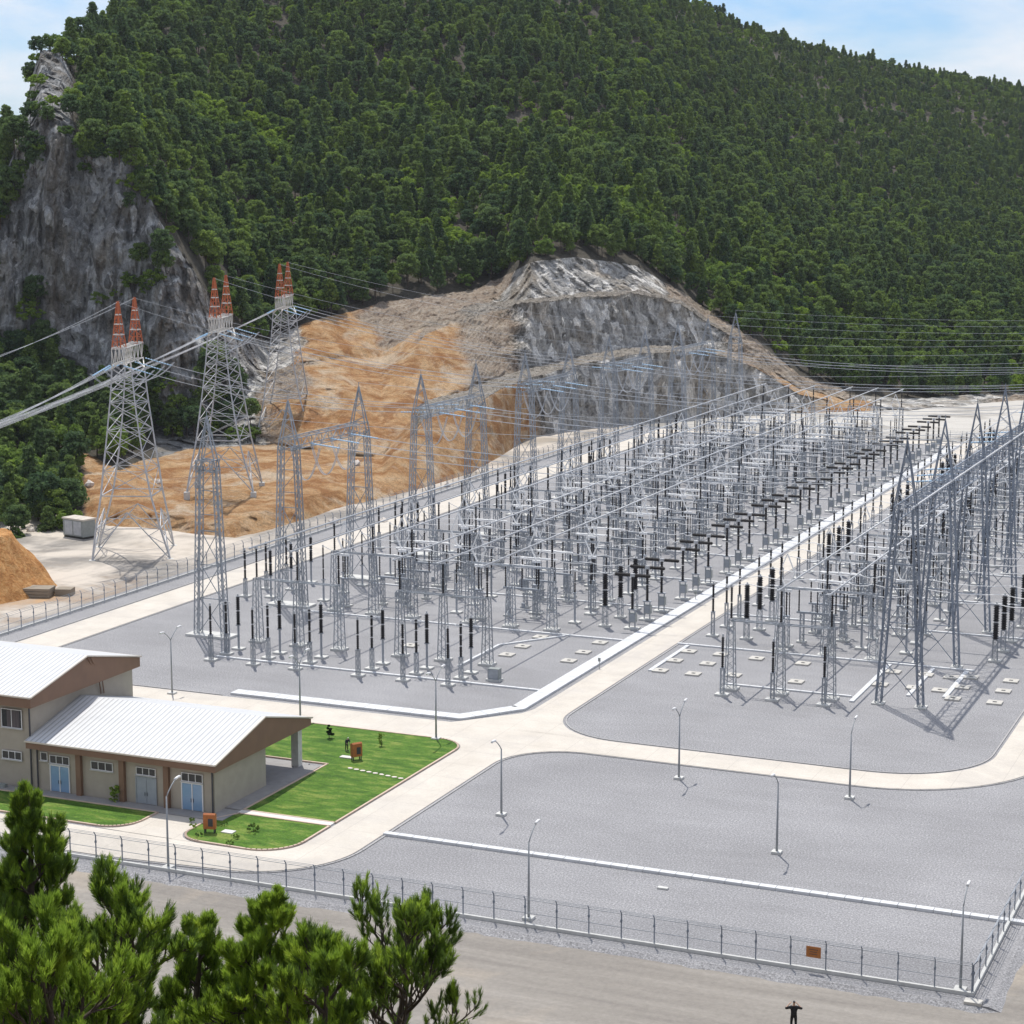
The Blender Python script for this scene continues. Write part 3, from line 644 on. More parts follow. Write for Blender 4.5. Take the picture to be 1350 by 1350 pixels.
def portal(w):
    t = thing('busbar_support', '', 'busbar support')
    for q in (-6.65, 0, 6.65):
        b = MB(); b.box((q, 0, .12), (2.1, 1.9, .40)); part('base', b, concrete, t)
        s = MB(); s.lattice((q, 0, .1), (q, 0, 9.4), 1.25, .75, 12, .11, .055); part('lattice_leg', s, w, t)
        i = MB(); i.shed(9.55, 11.6, .19, (q, 0), 7); i.shed(11.7, 13.7, .19, (q, 0), 7); part('insulator', i, porcelain, t)
        c = MB(); c.box((q, 0, 13.78), (.35, .5, .2)); part('clamp', c, steel_light, t)
    s = MB()
    for yy in (-.4, .4):
        s.bar((-6.65, yy, 9.3), (6.65, yy, 9.3), .13)
    for k in range(16): s.bar((-6.65+13.3*k/16, -.4 if k % 2 else .4, 9.3), (-6.65+13.3*(k+1)/16, .4 if k % 2 else -.4, 9.3), .06)
    part('cross_beam', s, steel, t); return t
PB = portal(steel)
# --- busbars and their supports
for nm, xs, wh in (('A', XA, 'left group'), ('B', XB, 'middle group'), ('C', XC, 'right group')):
    for k in range(0, 12):
        if nm == 'C' and k > 8: continue
        place(PB, (xs[1], YK[k]-.5, 0), f'three-legged lattice busbar support, {wh} of busbars, {nth(k+1)} row back', 'lattice busbar supports')
    for j, x in enumerate(xs):
        y0, y1 = YK[0]-2.2, (508.5 if nm != 'C' else 470)
        s = MB(); s.tube((0, 0, 0), (0, y1-y0, 0), .115, 8); s.lathe([(.19, -.15), (.19, .15)], (0, 0, 0), 8)
        o = part('busbar', s, alum, None, True, (x, y0, ZB)); tag(o, f'long silver tubular busbar, {["left", "middle", "right"][j]} tube of the {wh} of busbars', 'busbar', 'tubular busbars over the yard')
# --- front rows
for r, (pr, y, lb, gr) in enumerate([(VT, 233.8, 'slim black post on a lattice stand, front row', 'front row posts'), (CV, 237.9, 'black three-section post with a metal ring, second row', 'second row ringed posts'), (SA, 241.2, 'thick black arrester post on a pipe stand, third row', 'third row thick posts')]):
    for i, x in enumerate(XA+XB): place(pr, (x, y, 0), f'{lb}, {nth(i+1)} from the left', gr)
for i, x in enumerate(XC): place(VT, (x, 243.1, 0), f'slim black post in front of the right zone supports, {nth(i+1)} from the left', 'slim posts before the right zone')
kb = thing('control_kiosk', 'grey control kiosk beside the right end of the front arrester rows', 'kiosk', (-104.8, 238.8, 0)); part_pad(kb, 2.0, 1.4); cabinet(kb, 0, .95, (1.6, 1.0, 1.5))
def bayname(k): return f'{nth(k)} bay back'
# --- bays
vis = lambda x, y: x < -.157*y+8
for k in range(1, 11):
    for j in range(3):
        y = YK[k]+PH[j]; b = f'{PW[j]} one in the {nth(k)} bay'
        place(CB, (-98.7, y, 0), f'T-shaped black circuit breaker beside the trench, {b}', 'circuit breakers along the cable trench')
        if k == 1: place(CT, (-103.0, y, 0), f'thick black transformer post left of a breaker, {b}', 'current transformers by the breakers')
        place(DS, (-117.0, y+1.2, 0), f'horizontal disconnector under the middle busbars, {b}', 'disconnectors under the middle busbars')
        place(PG, (XB[j], y-2.3, 0), f'scissor-arm disconnector under the middle busbars, {b}', 'scissor disconnectors of the middle busbars')
        place(PG, (XA[j], y-2.3, 0), f'scissor-arm disconnector under the left busbars, {b}', 'scissor disconnectors of the left busbars')
        place(DS, (-138.5, y+1.2, 0), f'horizontal disconnector under the left busbars, {b}', 'disconnectors under the left busbars')
        place(PI, (-127.4, y, 0), f'post insulator between left and middle busbars, {b}', 'post insulators between busbar groups')
        place(PI, (-108.0, y+.4, 0), f'post insulator behind the thick transformer post, {b}', 'post insulators behind the transformers')
        place(LA, (-150.6, y, 0), f'thin black post right of the line gantries, {b}', 'thin posts beside the line gantries')
        if k in (3, 5, 7, 9) or k == 1:
            place(CV, (-163.7, y-2, 0), f'ringed black post left of the line gantries, {b}', 'ringed posts by the far road')
            place(SA, (-159.6, y-1, 0), f'thick arrester post left of the line gantries, {b}', 'arresters by the far road')
        # conductor along the bay
        s = MB(); xs = [-98.7-2.9, -103.0, -108, -114.1, -119.9, -127.4, -135.6, -141.4, -150.6]; pts = []
        for a, c in zip(xs, xs[1:]):
            for q in range(4): u = q/4; pts.append((a+(c-a)*u+98.7, 0, 8.25-.35*4*u*(1-u)))
        pts.append((xs[-1]+98.7, 0, 8.9)); s.path(pts, .055, 5)
        tag(part('bay_conductor', s, arm_white, None, False, (-98.7, y, 0)), f'pale sagging conductor along the left zone, {b}', 'conductor', 'bay conductors of the left zone')
        # right zone
        if vis(-86, y):
            place(VT, (-86.2, y, 0), f'slim black post right of the central road, {b}', 'slim posts right of the central road')
            if k % 2: place(CT, (-81.1, y, 0), f'thick black transformer post right of the central road, {b}', 'transformer posts right of the central road')
        if vis(-71, y):
            place(DS, (-71.0, y+1.2, 0), f'horizontal disconnector under the right busbars, {b}', 'disconnectors under the right busbars')
            place(PG, (XC[j], y-2.3, 0), f'scissor-arm disconnector under the right busbars, {b}', 'scissor disconnectors of the right busbars')
            place(PI, (-64.3, y+.5, 0), f'post insulator among the right busbars, {b}', 'post insulators under the right busbars')
            s = MB(); xs = [-86.2, -81.1, -73.9, -68.1, -64.3, -57.8, -45.5, -40.5]; pts = []
            for a, c in zip(xs, xs[1:]):
                for q in range(4): u = q/4; pts.append((a+(c-a)*u+86.2, 0, 8.25-.4*4*u*(1-u)))
            pts.append((xs[-1]+86.2, 0, 8.3)); s.path(pts, .055, 5)
            tag(part('bay_conductor', s, arm_white, None, False, (-86.2, y, 0)), f'pale sagging conductor along the right zone, {b}', 'conductor', 'bay conductors of the right zone')
        if vis(-57, y): place(LA, (-57.8, y, 0), f'thin black post just left of the dark gantry, {b}', 'thin posts left of the dark gantry')
        if vis(-46, y):
            place(CT, (-45.5, y, 0), f'thick black post just right of the dark gantry, {b}', 'thick posts right of the dark gantry')
            place(SA, (-40.5, y, 0), f'arrester post right of the dark gantry, {b}', 'arresters right of the dark gantry')
for k in range(2, 11):
    kb = thing('control_kiosk', f'grey control kiosk between the busbar groups, {bayname(k)}', 'kiosk', (-125.0, YK[k]+2.5, 0), 0, 'control kiosks'); part_pad(kb, 1.6, 1.2); cabinet(kb, 0, .95, (1.3, .8, 1.5))
# ---------------------------------------------------------------- gantries
def column_parts(t, y, zt, sp0, sp1, m, lw, peak, pw, base=True, n=22):
    for q in (-1, 1):
        s = MB(); s.lattice((q*sp0/2, y, .1), (q*sp1/2, y, zt), lw, lw*.85, n, .13, .065, 0, lw*1.15, lw); part('column_leg', s, m, t)
    s = MB()
    for i in range(3):
        z0, z1 = .6+i*zt*.2, .6+(i+1)*zt*.2; a0 = sp0/2+(sp1-sp0)/2*z0/zt-.3; a1 = sp0/2+(sp1-sp0)/2*z1/zt-.3
        s.bar((-a0, y, z0), (a1, y, z1), .09); s.bar((a0, y, z0), (-a1, y, z1), .09); s.bar((-a1, y, z1), (a1, y, z1), .11)
        if i > 1: break
    for z in (zt*.72, zt*.86): a = sp0/2+(sp1-sp0)/2*z/zt; s.bar((-a, y, z), (a, y, z), .1); s.bar((-a, y, z), (a, y, min(zt, z+zt*.14)), .07)
    part('column_bracing', s, m, t)
    for c_, w_ in (((0, sp0+2.6),) if base else ((-sp0/2, 1.5), (sp0/2, 1.5))):
        b = MB(); b.box((c_, y, .12 if base else .05), (w_, 3.0 if base else 1.7, .5 if base else .3)); part('base', b, concrete, t)
    p = MB(); za = zt; w = sp1+.5
    if pw:
        for cx, cy in ((-1, -1), (1, -1), (1, 1), (-1, 1)): p.bar((cx*w/2, y+cy*.6, za), (0, y+cy*.08, za+peak), .15)
        for i in range(6):
            u0, u1 = i/6, (i+1)/6
            for cy in (-1, 1):
                a, c = (-1, 1) if i % 2 else (1, -1)
                p.bar((a*w/2*(1-u0), y+cy*.6*(1-u0), za+peak*u0), (c*w/2*(1-u1), y+cy*.6*(1-u1), za+peak*u1), .07)
        p.bar((0, y, za+peak-.2), (0, y, za+peak+.8), .08)
    part('peak', p, m, t)
LG = []
def line_gantry(ks, label):
    t = thing('line_gantry', label, 'gantry', (-153.5, YK[ks[0]], 0), 0, 'galvanised line gantries')
    for k in ks: column_parts(t, YK[k]-YK[ks[0]], 25.0, 4.6, 2.7, steel, .85, 7.3, True)
    if len(ks) == 2:
        s = MB(); s.beam((0, -1.2, 26.4), (0, 23.6+1.2, 26.4), 2.2, 1.7, 16, .13, .065); part('beam', s, steel, t)
    else:
        s = MB(); s.beam((0, -1.4, 26.0), (0, 1.4, 26.0), 2.4, 1.6, 3, .16, .1); part('beam', s, steel, t)
    return t
line_gantry([0], 'single lattice gantry mast on a white slab, nearest of the left line')
for i, ks in enumerate(([1, 2], [3, 4], [5, 6], [7, 8], [9, 10])): line_gantry(ks, f'two-mast lattice gantry with a cross beam, {nth(i+1)} beam in the left line')
line_gantry([11], 'single lattice gantry mast at the far end of the left line, by the quarry')
t = thing('portal_gantry', 'long dark steel gantry with A-frame legs and pointed peaks, right side of the yard', 'gantry', (-52.4, YK[0], 0))
for k in range(0, 8): column_parts(t, YK[k]-YK[0], 25.2, 5.4, 2.3, steel_dark, .7, 8.6, True, False, 24)
for k in range(0, 7):
    s = MB(); s.beam((0, 23.6*k+(-1.2 if k == 0 else 0), 25.6), (0, 23.6*(k+1), 25.6), 2.4, 2.1, 15, .15, .075); part('beam', s, steel_dark, t)
s = MB(); s.bar((1.35, -2.5, 25.8), (1.35, 23.6*7, 25.8), .16); part('walkway_rail', s, alum, t)
# ---------------------------------------------------------------- wires
def sag(a, b, s, n=18):
    a, b = Vector(a), Vector(b); return [a+(b-a)*(i/n)-Vector((0, 0, s*4*(i/n)*(1-i/n))) for i in range(n+1)]
def power_line(a, b, s, label, group, twin=.40, r=.033, st0=True, st1=True, n=18, L0=5.0):
    a, b = Vector(a), Vector(b); d = (b-a).normalized(); side = Vector((-d.y, d.x, 0)).normalized()*twin/2
    pts = sag(a, b, s, n); o0 = Vector(a); mb = MB(); full = [p-o0 for p in pts]; k0 = 0
    def cut(ps, at):     # start or end of the metal conductor after the string
        acc = 0
        for i in range(len(ps)-1):
            L = (ps[i+1]-ps[i]).length
            if acc+L >= at: return i, ps[i]+(ps[i+1]-ps[i])*((at-acc)/L)
            acc += L
    ps = full
    if st0: i, q = cut(ps, L0); ps = [q]+ps[i+1:]
    if st1: i, q = cut(ps[::-1], L0); ps = (list(reversed(ps[::-1][i+1:])))+[q]
    for sg in ((1, -1) if twin else (0,)): mb.path([p+side*sg for p in ps], r, 4)
    o = part('power_line', mb, alum, None, False, tuple(a)); tag(o, label, 'power line', group)
    for on, e0, e1 in ((st0, full[0], ps[0]), (st1, full[-1], ps[-1])):
        if on:
            q = MB(); dd = (e1-e0); nseg = 10
            for sg in (-1, 1):
                for i in range(nseg):
                    u0 = e0+dd*(i/nseg)+side*.55*sg; u1 = e0+dd*((i+.6)/nseg)+side*.55*sg; q.path([u0, u1], .10, 6); q.path([u1, e0+dd*((i+1)/nseg)+side*.55*sg], .05, 4)
            part('insulator_string', q, glass_blue, o)
    return o
def jumper(p, lab, dx=3.0, dz=4.6, grp='jumper loops under the gantry beams'):
    mb = MB()
    for sg in (-.22, .22): mb.path([(dx*(u-.5)*2, sg, -dz*(1-(2*u-1)**2)) for u in [i/12 for i in range(13)]], .06, 4)
    tag(part('jumper_loop', mb, alum, None, False, p), lab, 'jumper loop', grp)
for bi, k in enumerate((1, 3, 5, 7, 9)):
    for j in range(3):
        y = YK[k]+PH[j]; b = f'{PW[j]} one at the {nth(bi+1)} left gantry beam'
        power_line((-152.3, y, 25.1), (-53.6, y, 24.9), 2.6, f'twin overhead conductor crossing the yard, {b}', 'overhead conductors crossing the yard')
        jumper((-153.5, y, 24.4), f'hanging V-shaped jumper loop, {b}', 2.6, 5.2)
for k in range(12):
    if k < 8: power_line((-153.5, YK[k], 33.0), (-52.4, YK[k], 34.2), 1.6, f'thin earth wire between gantry peaks, {nth(k+1)} from the near end', 'thin earth wires over the yard', 0, .03, False, False)
    else: power_line((-153.5, YK[k], 33.0), (-40, YK[k], 34.0), 1.6, f'thin earth wire between gantry peaks, {nth(k+1)} from the near end', 'thin earth wires over the yard', 0, .03, False, False)
# ---------------------------------------------------------------- pylons
CA = (math.sin(R(-20.4)), math.cos(R(-20.4)))      # direction of the pylon crossarms
def pylon(label, cx, cy, z0, zt, side, rot, redh=8.2):
    t = thing('transmission_pylon', label, 'pylon', (cx, cy, z0)); hh = zt-z0-redh      # hh: height of the crossarm top
    zw = hh-4.0; prof = [(0, side/2), (.33*zw, side*.33), (.62*zw, side*.235), (.85*zw, side*.175), (zw, side*.15)]
    def wz(z):
        for (a, wa), (b, wb) in zip(prof, prof[1:]):
            if z <= b: return wa+(wb-wa)*(z-a)/(b-a)
        return prof[-1][1]
    def ang(z): return R(rot)*(1-min(1, z/zw))
    def cn(k, z):
        a, b = ((-1, -1), (1, -1), (1, 1), (-1, 1))[k % 4]; w = wz(z); an = ang(z); x, y = a*w, b*w
        return Vector((x*math.cos(an)-y*math.sin(an), x*math.sin(an)+y*math.cos(an), z))
    lv = [0, .16, .33, .46, .57, .67, .75, .82, .88, .94, 1.0]; lv = [l*zw for l in lv]
    for k in range(4):
        s = MB()
        for a, b in zip(lv, lv[1:]): s.bar(cn(k, a), cn(k, b), .24 if a < .5*zw else .19)
        part('leg', s, steel_light, t)
    s = MB()
    for k in range(4):
        a0, a1, b0, b1 = cn(k, 0), cn(k, lv[1]), cn(k+1, 0), cn(k+1, lv[1]); top = (cn(k, lv[2])+cn(k+1, lv[2]))/2
        s.bar(cn(k, 0), (a1+b1)/2*.5+top*.5, .17); s.bar(cn(k+1, 0), (a1+b1)/2*.5+top*.5, .17)
        m1 = cn(k, 0)*.5+((a1+b1)/2*.5+top*.5)*.5; m2 = cn(k+1, 0)*.5+((a1+b1)/2*.5+top*.5)*.5
        s.bar(m1, a1, .11); s.bar(m2, b1, .11); s.bar(m1, cn(k, lv[1]*.5), .11); s.bar(m2, cn(k+1, lv[1]*.5), .11); s.bar(a1, m1*.0+((a1+b1)/2*.5+top*.5), .11); s.bar(b1, (a1+b1)/2*.5+top*.5, .11)
        s.bar(cn(k, lv[2]), cn(k+1, lv[2]), .17); s.bar(a1, b1, .13)
        for i in range(2, len(lv)-1):
            s.bar(cn(k, lv[i]), cn(k+1, lv[i+1]), .10); s.bar(cn(k+1, lv[i]), cn(k, lv[i+1]), .10)
            if i % 2: s.bar(cn(k, lv[i]), cn(k+1, lv[i]), .10)
    part('bracing', s, steel_light, t)
    w = prof[-1][1]; s = MB(); L = 7.6
    s.beam((-CA[0]*L, -CA[1]*L, hh), (CA[0]*L, CA[1]*L, hh), 2.0, 2.7, 11, .17, .09)
    for a in (-1, 1):
        for b in (-1, 1): s.bar((a*w, b*w, zw), (a*1.3+CA[0]*b*2.4, b*2.4, hh-2.8), .24); s.bar((a*w, b*w, zw), (a*1.3+CA[0]*b*6, b*6, hh-2.8), .18)
    part('crossarm', s, white_steel, t)
    for q in (-1, 1):
        s = MB(); y = 0
        for a, b in ((-1, -1), (1, -1), (1, 1), (-1, 1)): s.bar((a*.92, y+b*.85, hh), (a*.12, y+b*.12, hh+redh), .15)
        for i in range(7):
            u0, u1 = i/7, (i+1)/7
            for k in range(4):
                (a, b), (c, d) = ((-1, -1), (1, -1), (1, 1), (-1, 1), (-1, -1))[k:k+2]
                P = lambda a, b, u: Vector((a*(.92+(.12-.92)*u), y+b*(.85+(.12-.85)*u), hh+redh*u))
                s.bar(P(a, b, u0) if i % 2 else P(c, d, u0), P(c, d, u1) if i % 2 else P(a, b, u1), .08); s.bar(P(a, b, u0), P(c, d, u0), .08)
        p = part('peak', s, red_steel, t, False, (CA[0]*q*6.2, CA[1]*q*6.2, 0))
        for u in (.02, .3, .52, .72):
            w2 = .94+(.12-.94)*u; w3 = .87+(.12-.87)*u; z = hh+redh*u; s = MB()
            for k in range(4):
                (a, b), (c, d) = ((-1, -1), (1, -1), (1, 1), (-1, 1), (-1, -1))[k:k+2]; s.bar((a*w2, y+b*w3, z), (c*w2, y+d*w3, z), .18)
            part('white_band', s, white_steel, p)
    s = MB()
    for k in range(4): q = cn(k, 0); s.box((q.x, q.y, -.9), (1.1, 1.1, 1.9), 0, R(rot))
    part('footing', s, concrete, t); return (cx, cy, z0, hh, zw)
P1 = pylon('tall lattice pylon with red peaks, leftmost, standing beside the grey cabin', -203.2, 301.3, -.3, 45.2, 13.6, 30)
P2 = pylon('tall lattice pylon with red peaks on the orange terrace, middle of the three', -216.8, 355.3, 3.4, 46.8, 13.6, 23)
P3 = pylon('tall lattice pylon with red peaks, furthest right, behind the orange mound', -246.4, 433.5, 3.4, 46.4, 13.6, 25)
for i, (P, k, who) in enumerate(((P1, 3, 'leftmost'), (P2, 5, 'middle'), (P3, 7, 'right-hand'))):
    cx, cy, z0, hh, zw = P; att = [(cx-CA[0]*8.2, cy-CA[1]*8.2, z0+hh-2.8), (cx, cy, z0+hh-2.8), (cx+CA[0]*8.2, cy+CA[1]*8.2, z0+hh-2.8)]
    for j, a in enumerate(att):
        b = (-154.7, YK[k]+PH[j], 25.1)
        power_line(Vector(a)+Vector((1.4, 0, 0)), b, 2.2, f'twin conductor from the {who} pylon down to the yard gantry, {PW[j]} one', 'conductors from pylons to gantries')
        far = atD(-170, 622+i*2-j*4, 300+i*6+j*3)
        power_line(Vector(a)-Vector((1.4, 0, 0)), far, 1.4, f'twin conductor running left from the {who} pylon, {PW[j]} one', 'conductors running left from the pylons', st1=False)
        va = Vector(a); pa = va+Vector((1.4, 0, 0))+(Vector(b)-va).normalized()*5.2; pb = va-Vector((1.4, 0, 0))+(far-va).normalized()*5.2; mb = MB()
        for sg in (-.2, .2): mb.path([pa+(pb-pa)*(u_/12)-va+Vector((0, sg, -3.0*(1-(2*u_/12-1)**2))) for u_ in range(13)], .05, 4)
        tag(part('jumper_loop', mb, alum, None, False, tuple(va)), f'jumper loop below the crossarm of the {who} pylon, {PW[j]} one of three', 'jumper loop', 'jumper loops of the pylons')
    for q in (-1, 1):
        a = (cx+CA[0]*q*6.2, cy+CA[1]*q*6.2, z0+hh+8.1)
        power_line(a, (-153.5, YK[k+(q > 0)], 33.0), 1.6, f'thin earth wire from the {who} pylon to the gantry peak, {"near" if q < 0 else "far"} one', 'earth wires from pylons to gantries', 0, .03, False, False)
        if i == 0: power_line(a, atD(-170, 522+i*3-q*3, 300+i*6+q*3), 1.4, f'thin earth wire running left from the {who} pylon, {"near" if q < 0 else "far"} one', 'earth wires running left from the pylons', 0, .03, False, False)
# ---------------------------------------------------------------- hillside, quarry and cliff: lofted from real distances (column px, then (row px, distance))
# zone numbers: 0 soil, 1 rock, 2 pale bench, 3 forest floor, 4 mottled talus
COL = [
 (-900, [(780, 330), (720, 360), (640, 400), (560, 440), (480, 480), (400, 520), (300, 620), (230, 800)], [3, 3, 3, 3, 3, 3, 3]),
 (-300, [(760, 345), (690, 375), (620, 410), (540, 445), (450, 480), (350, 520), (290, 600), (240, 700)], [3, 3, 3, 3, 3, 3, 3]),
 (0, [(706, 378), (645, 428), (560, 470), (485, 503), (330, 508), (238, 516), (232, 540), (226, 600)], [3, 3, 3, 1, 1, 3, 3]),
 (30, [(702, 382), (645, 428), (560, 470), (490, 503), (330, 508), (188, 516), (172, 560), (160, 600)], [3, 3, 3, 1, 1, 1, 3]),
 (60, [(700, 385), (645, 428), (570, 468), (505, 500), (300, 505), (150, 513), (98, 566), (72, 590)], [3, 3, 3, 1, 1, 1, 1]),
 (85, [(700, 385), (655, 415), (580, 462), (510, 500), (300, 505), (160, 513), (92, 585), (66, 612)], [3, 3, 3, 1, 1, 1, 1]),
 (110, [(700, 384), (668, 396), (600, 452), (520, 500), (310, 505), (178, 513), (115, 610), (66, 660)], [0, 0, 3, 1, 1, 3, 3]),
 (145, [(700, 383), (674, 389), (622, 437), (540, 500), (320, 505), (182, 513), (100, 660), (45, 760)], [0, 0, 3, 1, 1, 3, 3]),
 (180, [(702, 382), (678, 387), (606, 460), (552, 498), (335, 503), (210, 511), (90, 690), (5, 820)], [0, 0, 3, 1, 1, 3, 3]),
 (210, [(706, 379), (680, 384), (598, 468), (562, 492), (400, 497), (290, 505), (100, 700), (-15, 850)], [0, 0, 1, 1, 1, 3, 3]),
 (250, [(710, 374), (688, 379), (590, 477), (562, 492), (440, 497), (350, 505), (120, 720), (-40, 880)], [0, 0, 1, 1, 1, 3, 3]),
 (300, [(714, 371), (690, 376), (588, 479), (548, 500), (485, 505), (432, 513), (150, 740), (-60, 920)], [0, 0, 1, 1, 1, 3, 3]),
 (350, [(704, 380), (668, 392), (586, 483), (530, 503), (490, 522), (448, 545), (155, 750), (-80, 940)], [0, 0, 4, 4, 1, 3, 3]),
 (400, [(688, 394), (655, 403), (592, 472), (520, 500), (475, 527), (424, 555), (160, 760), (-90, 960)], [0, 0, 0, 4, 0, 3, 3]),
 (450, [(674, 408), (645, 418), (598, 465), (512, 503), (470, 538), (412, 565), (160, 760), (-95, 970)], [0, 0, 0, 0, 0, 3, 3]),
 (500, [(662, 419), (636, 431), (602, 460), (520, 508), (470, 545), (398, 580), (160, 765), (-95, 990)], [0, 0, 0, 0, 4, 3, 3]),
 (560, [(646, 436), (548, 468), (528, 503), (440, 540), (428, 553), (390, 588), (160, 770), (-92, 1010)], [0, 2, 0, 4, 4, 3, 3]),
 (620, [(626, 458), (538, 482), (512, 518), (416, 556), (404, 572), (384, 600), (165, 780), (-88, 1030)], [0, 2, 4, 4, 4, 3, 3]),
 (660, [(602, 488), (512, 506), (498, 538), (407, 566), (398, 584), (366, 609), (168, 785), (-84, 1040)], [0, 2, 4, 2, 4, 3, 3]),
 (700, [(578, 526), (498, 532), (484, 548), (401, 555), (395, 566), (345, 582), (170, 790), (-80, 1050)], [4, 2, 4, 2, 1, 3, 3]),
 (760, [(566, 543), (482, 549), (471, 565), (393, 572), (388, 583), (338, 599), (172, 800), (-66, 1090)], [1, 2, 1, 2, 1, 3, 3]),
 (840, [(558, 556), (467, 562), (458, 578), (389, 585), (384, 596), (350, 612), (180, 820), (-38, 1150)], [1, 2, 1, 2, 1, 3, 3]),
 (900, [(553, 566), (463, 572), (456, 588), (401, 595), (396, 606), (385, 622), (215, 840), (-2, 1220)], [1, 2, 1, 2, 4, 3, 3]),
 (930, [(550, 573), (462, 579), (456, 595), (422, 602), (418, 613), (406, 629), (230, 850), (14, 1250)], [1, 2, 1, 2, 4, 3, 3]),
 (1000, [(547, 578), (484, 583), (474, 591), (462, 594), (456, 598), (449, 602), (260, 860), (44, 1300)], [1, 4, 4, 4, 4, 3, 3]),
 (1060, [(545, 582), (520, 587), (512, 595), (505, 598), (500, 602), (496, 606), (290, 880), (64, 1350)], [4, 0, 4, 4, 4, 3, 3]),
 (1120, [(543, 586), (531, 591), (526, 599), (522, 602), (518, 606), (514, 610), (310, 900), (79, 1380)], [0, 0, 4, 4, 4, 3, 3]),
 (1200, [(541, 590), (535, 595), (531, 603), (528, 606), (526, 610), (522, 614), (320, 930), (96, 1420)], [1, 1, 1, 1, 3, 3, 3]),
 (1350, [(529, 616), (526, 620), (523, 624), (520, 628), (517, 632), (513, 640), (330, 980), (117, 1450)], [4, 4, 1, 1, 3, 3, 3]),
 (2000, [(520, 640), (517, 650), (514, 655), (511, 660), (507, 665), (500, 675), (350, 1050), (200, 1500)], [3, 3, 3, 3, 3, 3, 3]),
 (2600, [(520, 640), (517, 650), (514, 655), (511, 660), (507, 665), (500, 675), (350, 1050), (200, 1500)], [3, 3, 3, 3, 3, 3, 3])]
SUB = [30, 20, 30, 52, 44, 46, 46]
XS = np.concatenate([np.arange(-900, -60, 20.0), np.arange(-60, 1410, 2.1), np.arange(1420, 2601, 24.0)])
cx = np.array([c[0] for c in COL], float)
A = np.array([[(atD(c[0], y, D).z, D) for y, D in c[1]] for c in COL])       # (ncol, 8, [z, D])
ZC = [(1, 0, 0), (0, 1, 0), (.2, .45, .52), (0, 0, 0), (.55, .30, .54)]
ZA = np.array([[ZC[ch] for ch in c[2]] for c in COL], float)
zk = np.stack([np.interp(XS, cx, A[:, i, 0]) for i in range(8)], 1); dk = np.stack([np.interp(XS, cx, A[:, i, 1]) for i in range(8)], 1)
zk[:, 0] = np.minimum(zk[:, 0], -.45)
zon = np.stack([np.stack([np.interp(XS, cx, ZA[:, i, c]) for i in range(7)], 1) for c in range(3)], 2)
rows_z, rows_d, rows_zone, rows_seg = [zk[:, 0]-1.5], [dk[:, 0]-4], [zon[:, 0]], [0.0]
for sgm in range(7):
    for i in range(SUB[sgm]):
        u = (i+(0 if sgm == 0 else 0))/SUB[sgm]; uu = u
        rows_z.append(zk[:, sgm]+(zk[:, sgm+1]-zk[:, sgm])*uu); rows_d.append(dk[:, sgm]+(dk[:, sgm+1]-dk[:, sgm])*uu)
        rows_zone.append(zon[:, sgm]); rows_seg.append(sgm+u)
for e, (dd, zz) in enumerate([(0, 0), (60, -14), (200, -60), (500, -110), (1200, -150)]):
    rows_z.append(zk[:, 7]+zz); rows_d.append(dk[:, 7]+dd); rows_zone.append(zon[:, 6]); rows_seg.append(7.0+e*.1)
Zg = np.array(rows_z); Dg = np.array(rows_d); ZO = np.array(rows_zone); SG = np.array(rows_seg)[:, None]+0*Zg
tanx = (XS-CX)/math.hypot(F, 430)
def toworld(D, tx): return FW[0]*D+RT[0]*D*tx, FW[1]*D+RT[1]*D*tx
Xg, Yg = toworld(Dg, tanx[None, :])
P3d = np.stack([Xg, Yg, Zg], -1)
wx = XS[None, :]+75*fbm(P3d/30, 4, 71)+16*fbm(P3d/6, 3, 73); sgi = np.clip(np.floor(SG), 0, 6).astype(int)      # ragged borders between soil, talus and rock
for s_ in range(7):
    for c_ in range(3):
        v_ = np.interp(wx, cx, ZA[:, s_, c_]); m_ = (sgi == s_) & (XS[None, :] > 330) & (XS[None, :] < 1300) & (s_ < 5); ZO[..., c_] = np.where(m_, v_, ZO[..., c_])
rockw = np.clip(ZO[..., 1]+.75*ZO[..., 0]+.15*ZO[..., 2], 0, 1)
edge = np.clip(np.minimum((SG-0.0)*3, 1), 0, 1)
left = (XS[None, :] < 330)*1.0
q = P3d*np.array([1, 1, .22]); q2 = P3d*np.array([1, 1, .5])
blocky = lambda v, k: (np.floor(v*k)+np.clip((v*k-np.floor(v*k))*3-1, 0, 1))/k
disp = rockw*edge*((1+1.3*left)*3.4*blocky(fbm(q/15, 4, 3), 5)+(1+1.2*left)*2.0*blocky(fbm(q/5, 4, 9, True), 4)*ZO[..., 1]+1.9*fbm(q2/3.0, 4, 19, True)*ZO[..., 1])
sz = P3d[..., 2]/8.5+1.6*fbm(P3d*np.array([1, 1, .3])/22, 3, 91); fz = sz-np.floor(sz)
disp = disp+(ZO[..., 1]*(2.6+1.6*left)+ZO[..., 0]*4.6)*edge*(SG < 5.6)*np.where(SG > 2.0, 1, np.where(ZO[..., 1] > .6, 1, 0))*((np.clip((fz-.72)/.28, 0, 1))-fz)*(.4+.9*np.clip(fbm(P3d/13, 2, 93)+.5, 0, 1))
fade = np.clip((SG-5)/.4, 0, 1)
disp_f = (1-rockw)*edge*1.2*fbm(P3d/18, 3, 23)
Dg2 = Dg+disp-0*disp_f; Zg2 = Zg+disp_f*(np.clip(SG-.9, 0, 1))+np.where(SG > 5, fade*7*fbm(P3d/90, 3, 31), 0)+np.clip(SG-.95, 0, .1)*5*(ZO[..., 0]+ZO[..., 2])*fbm(P3d/5, 3, 41)
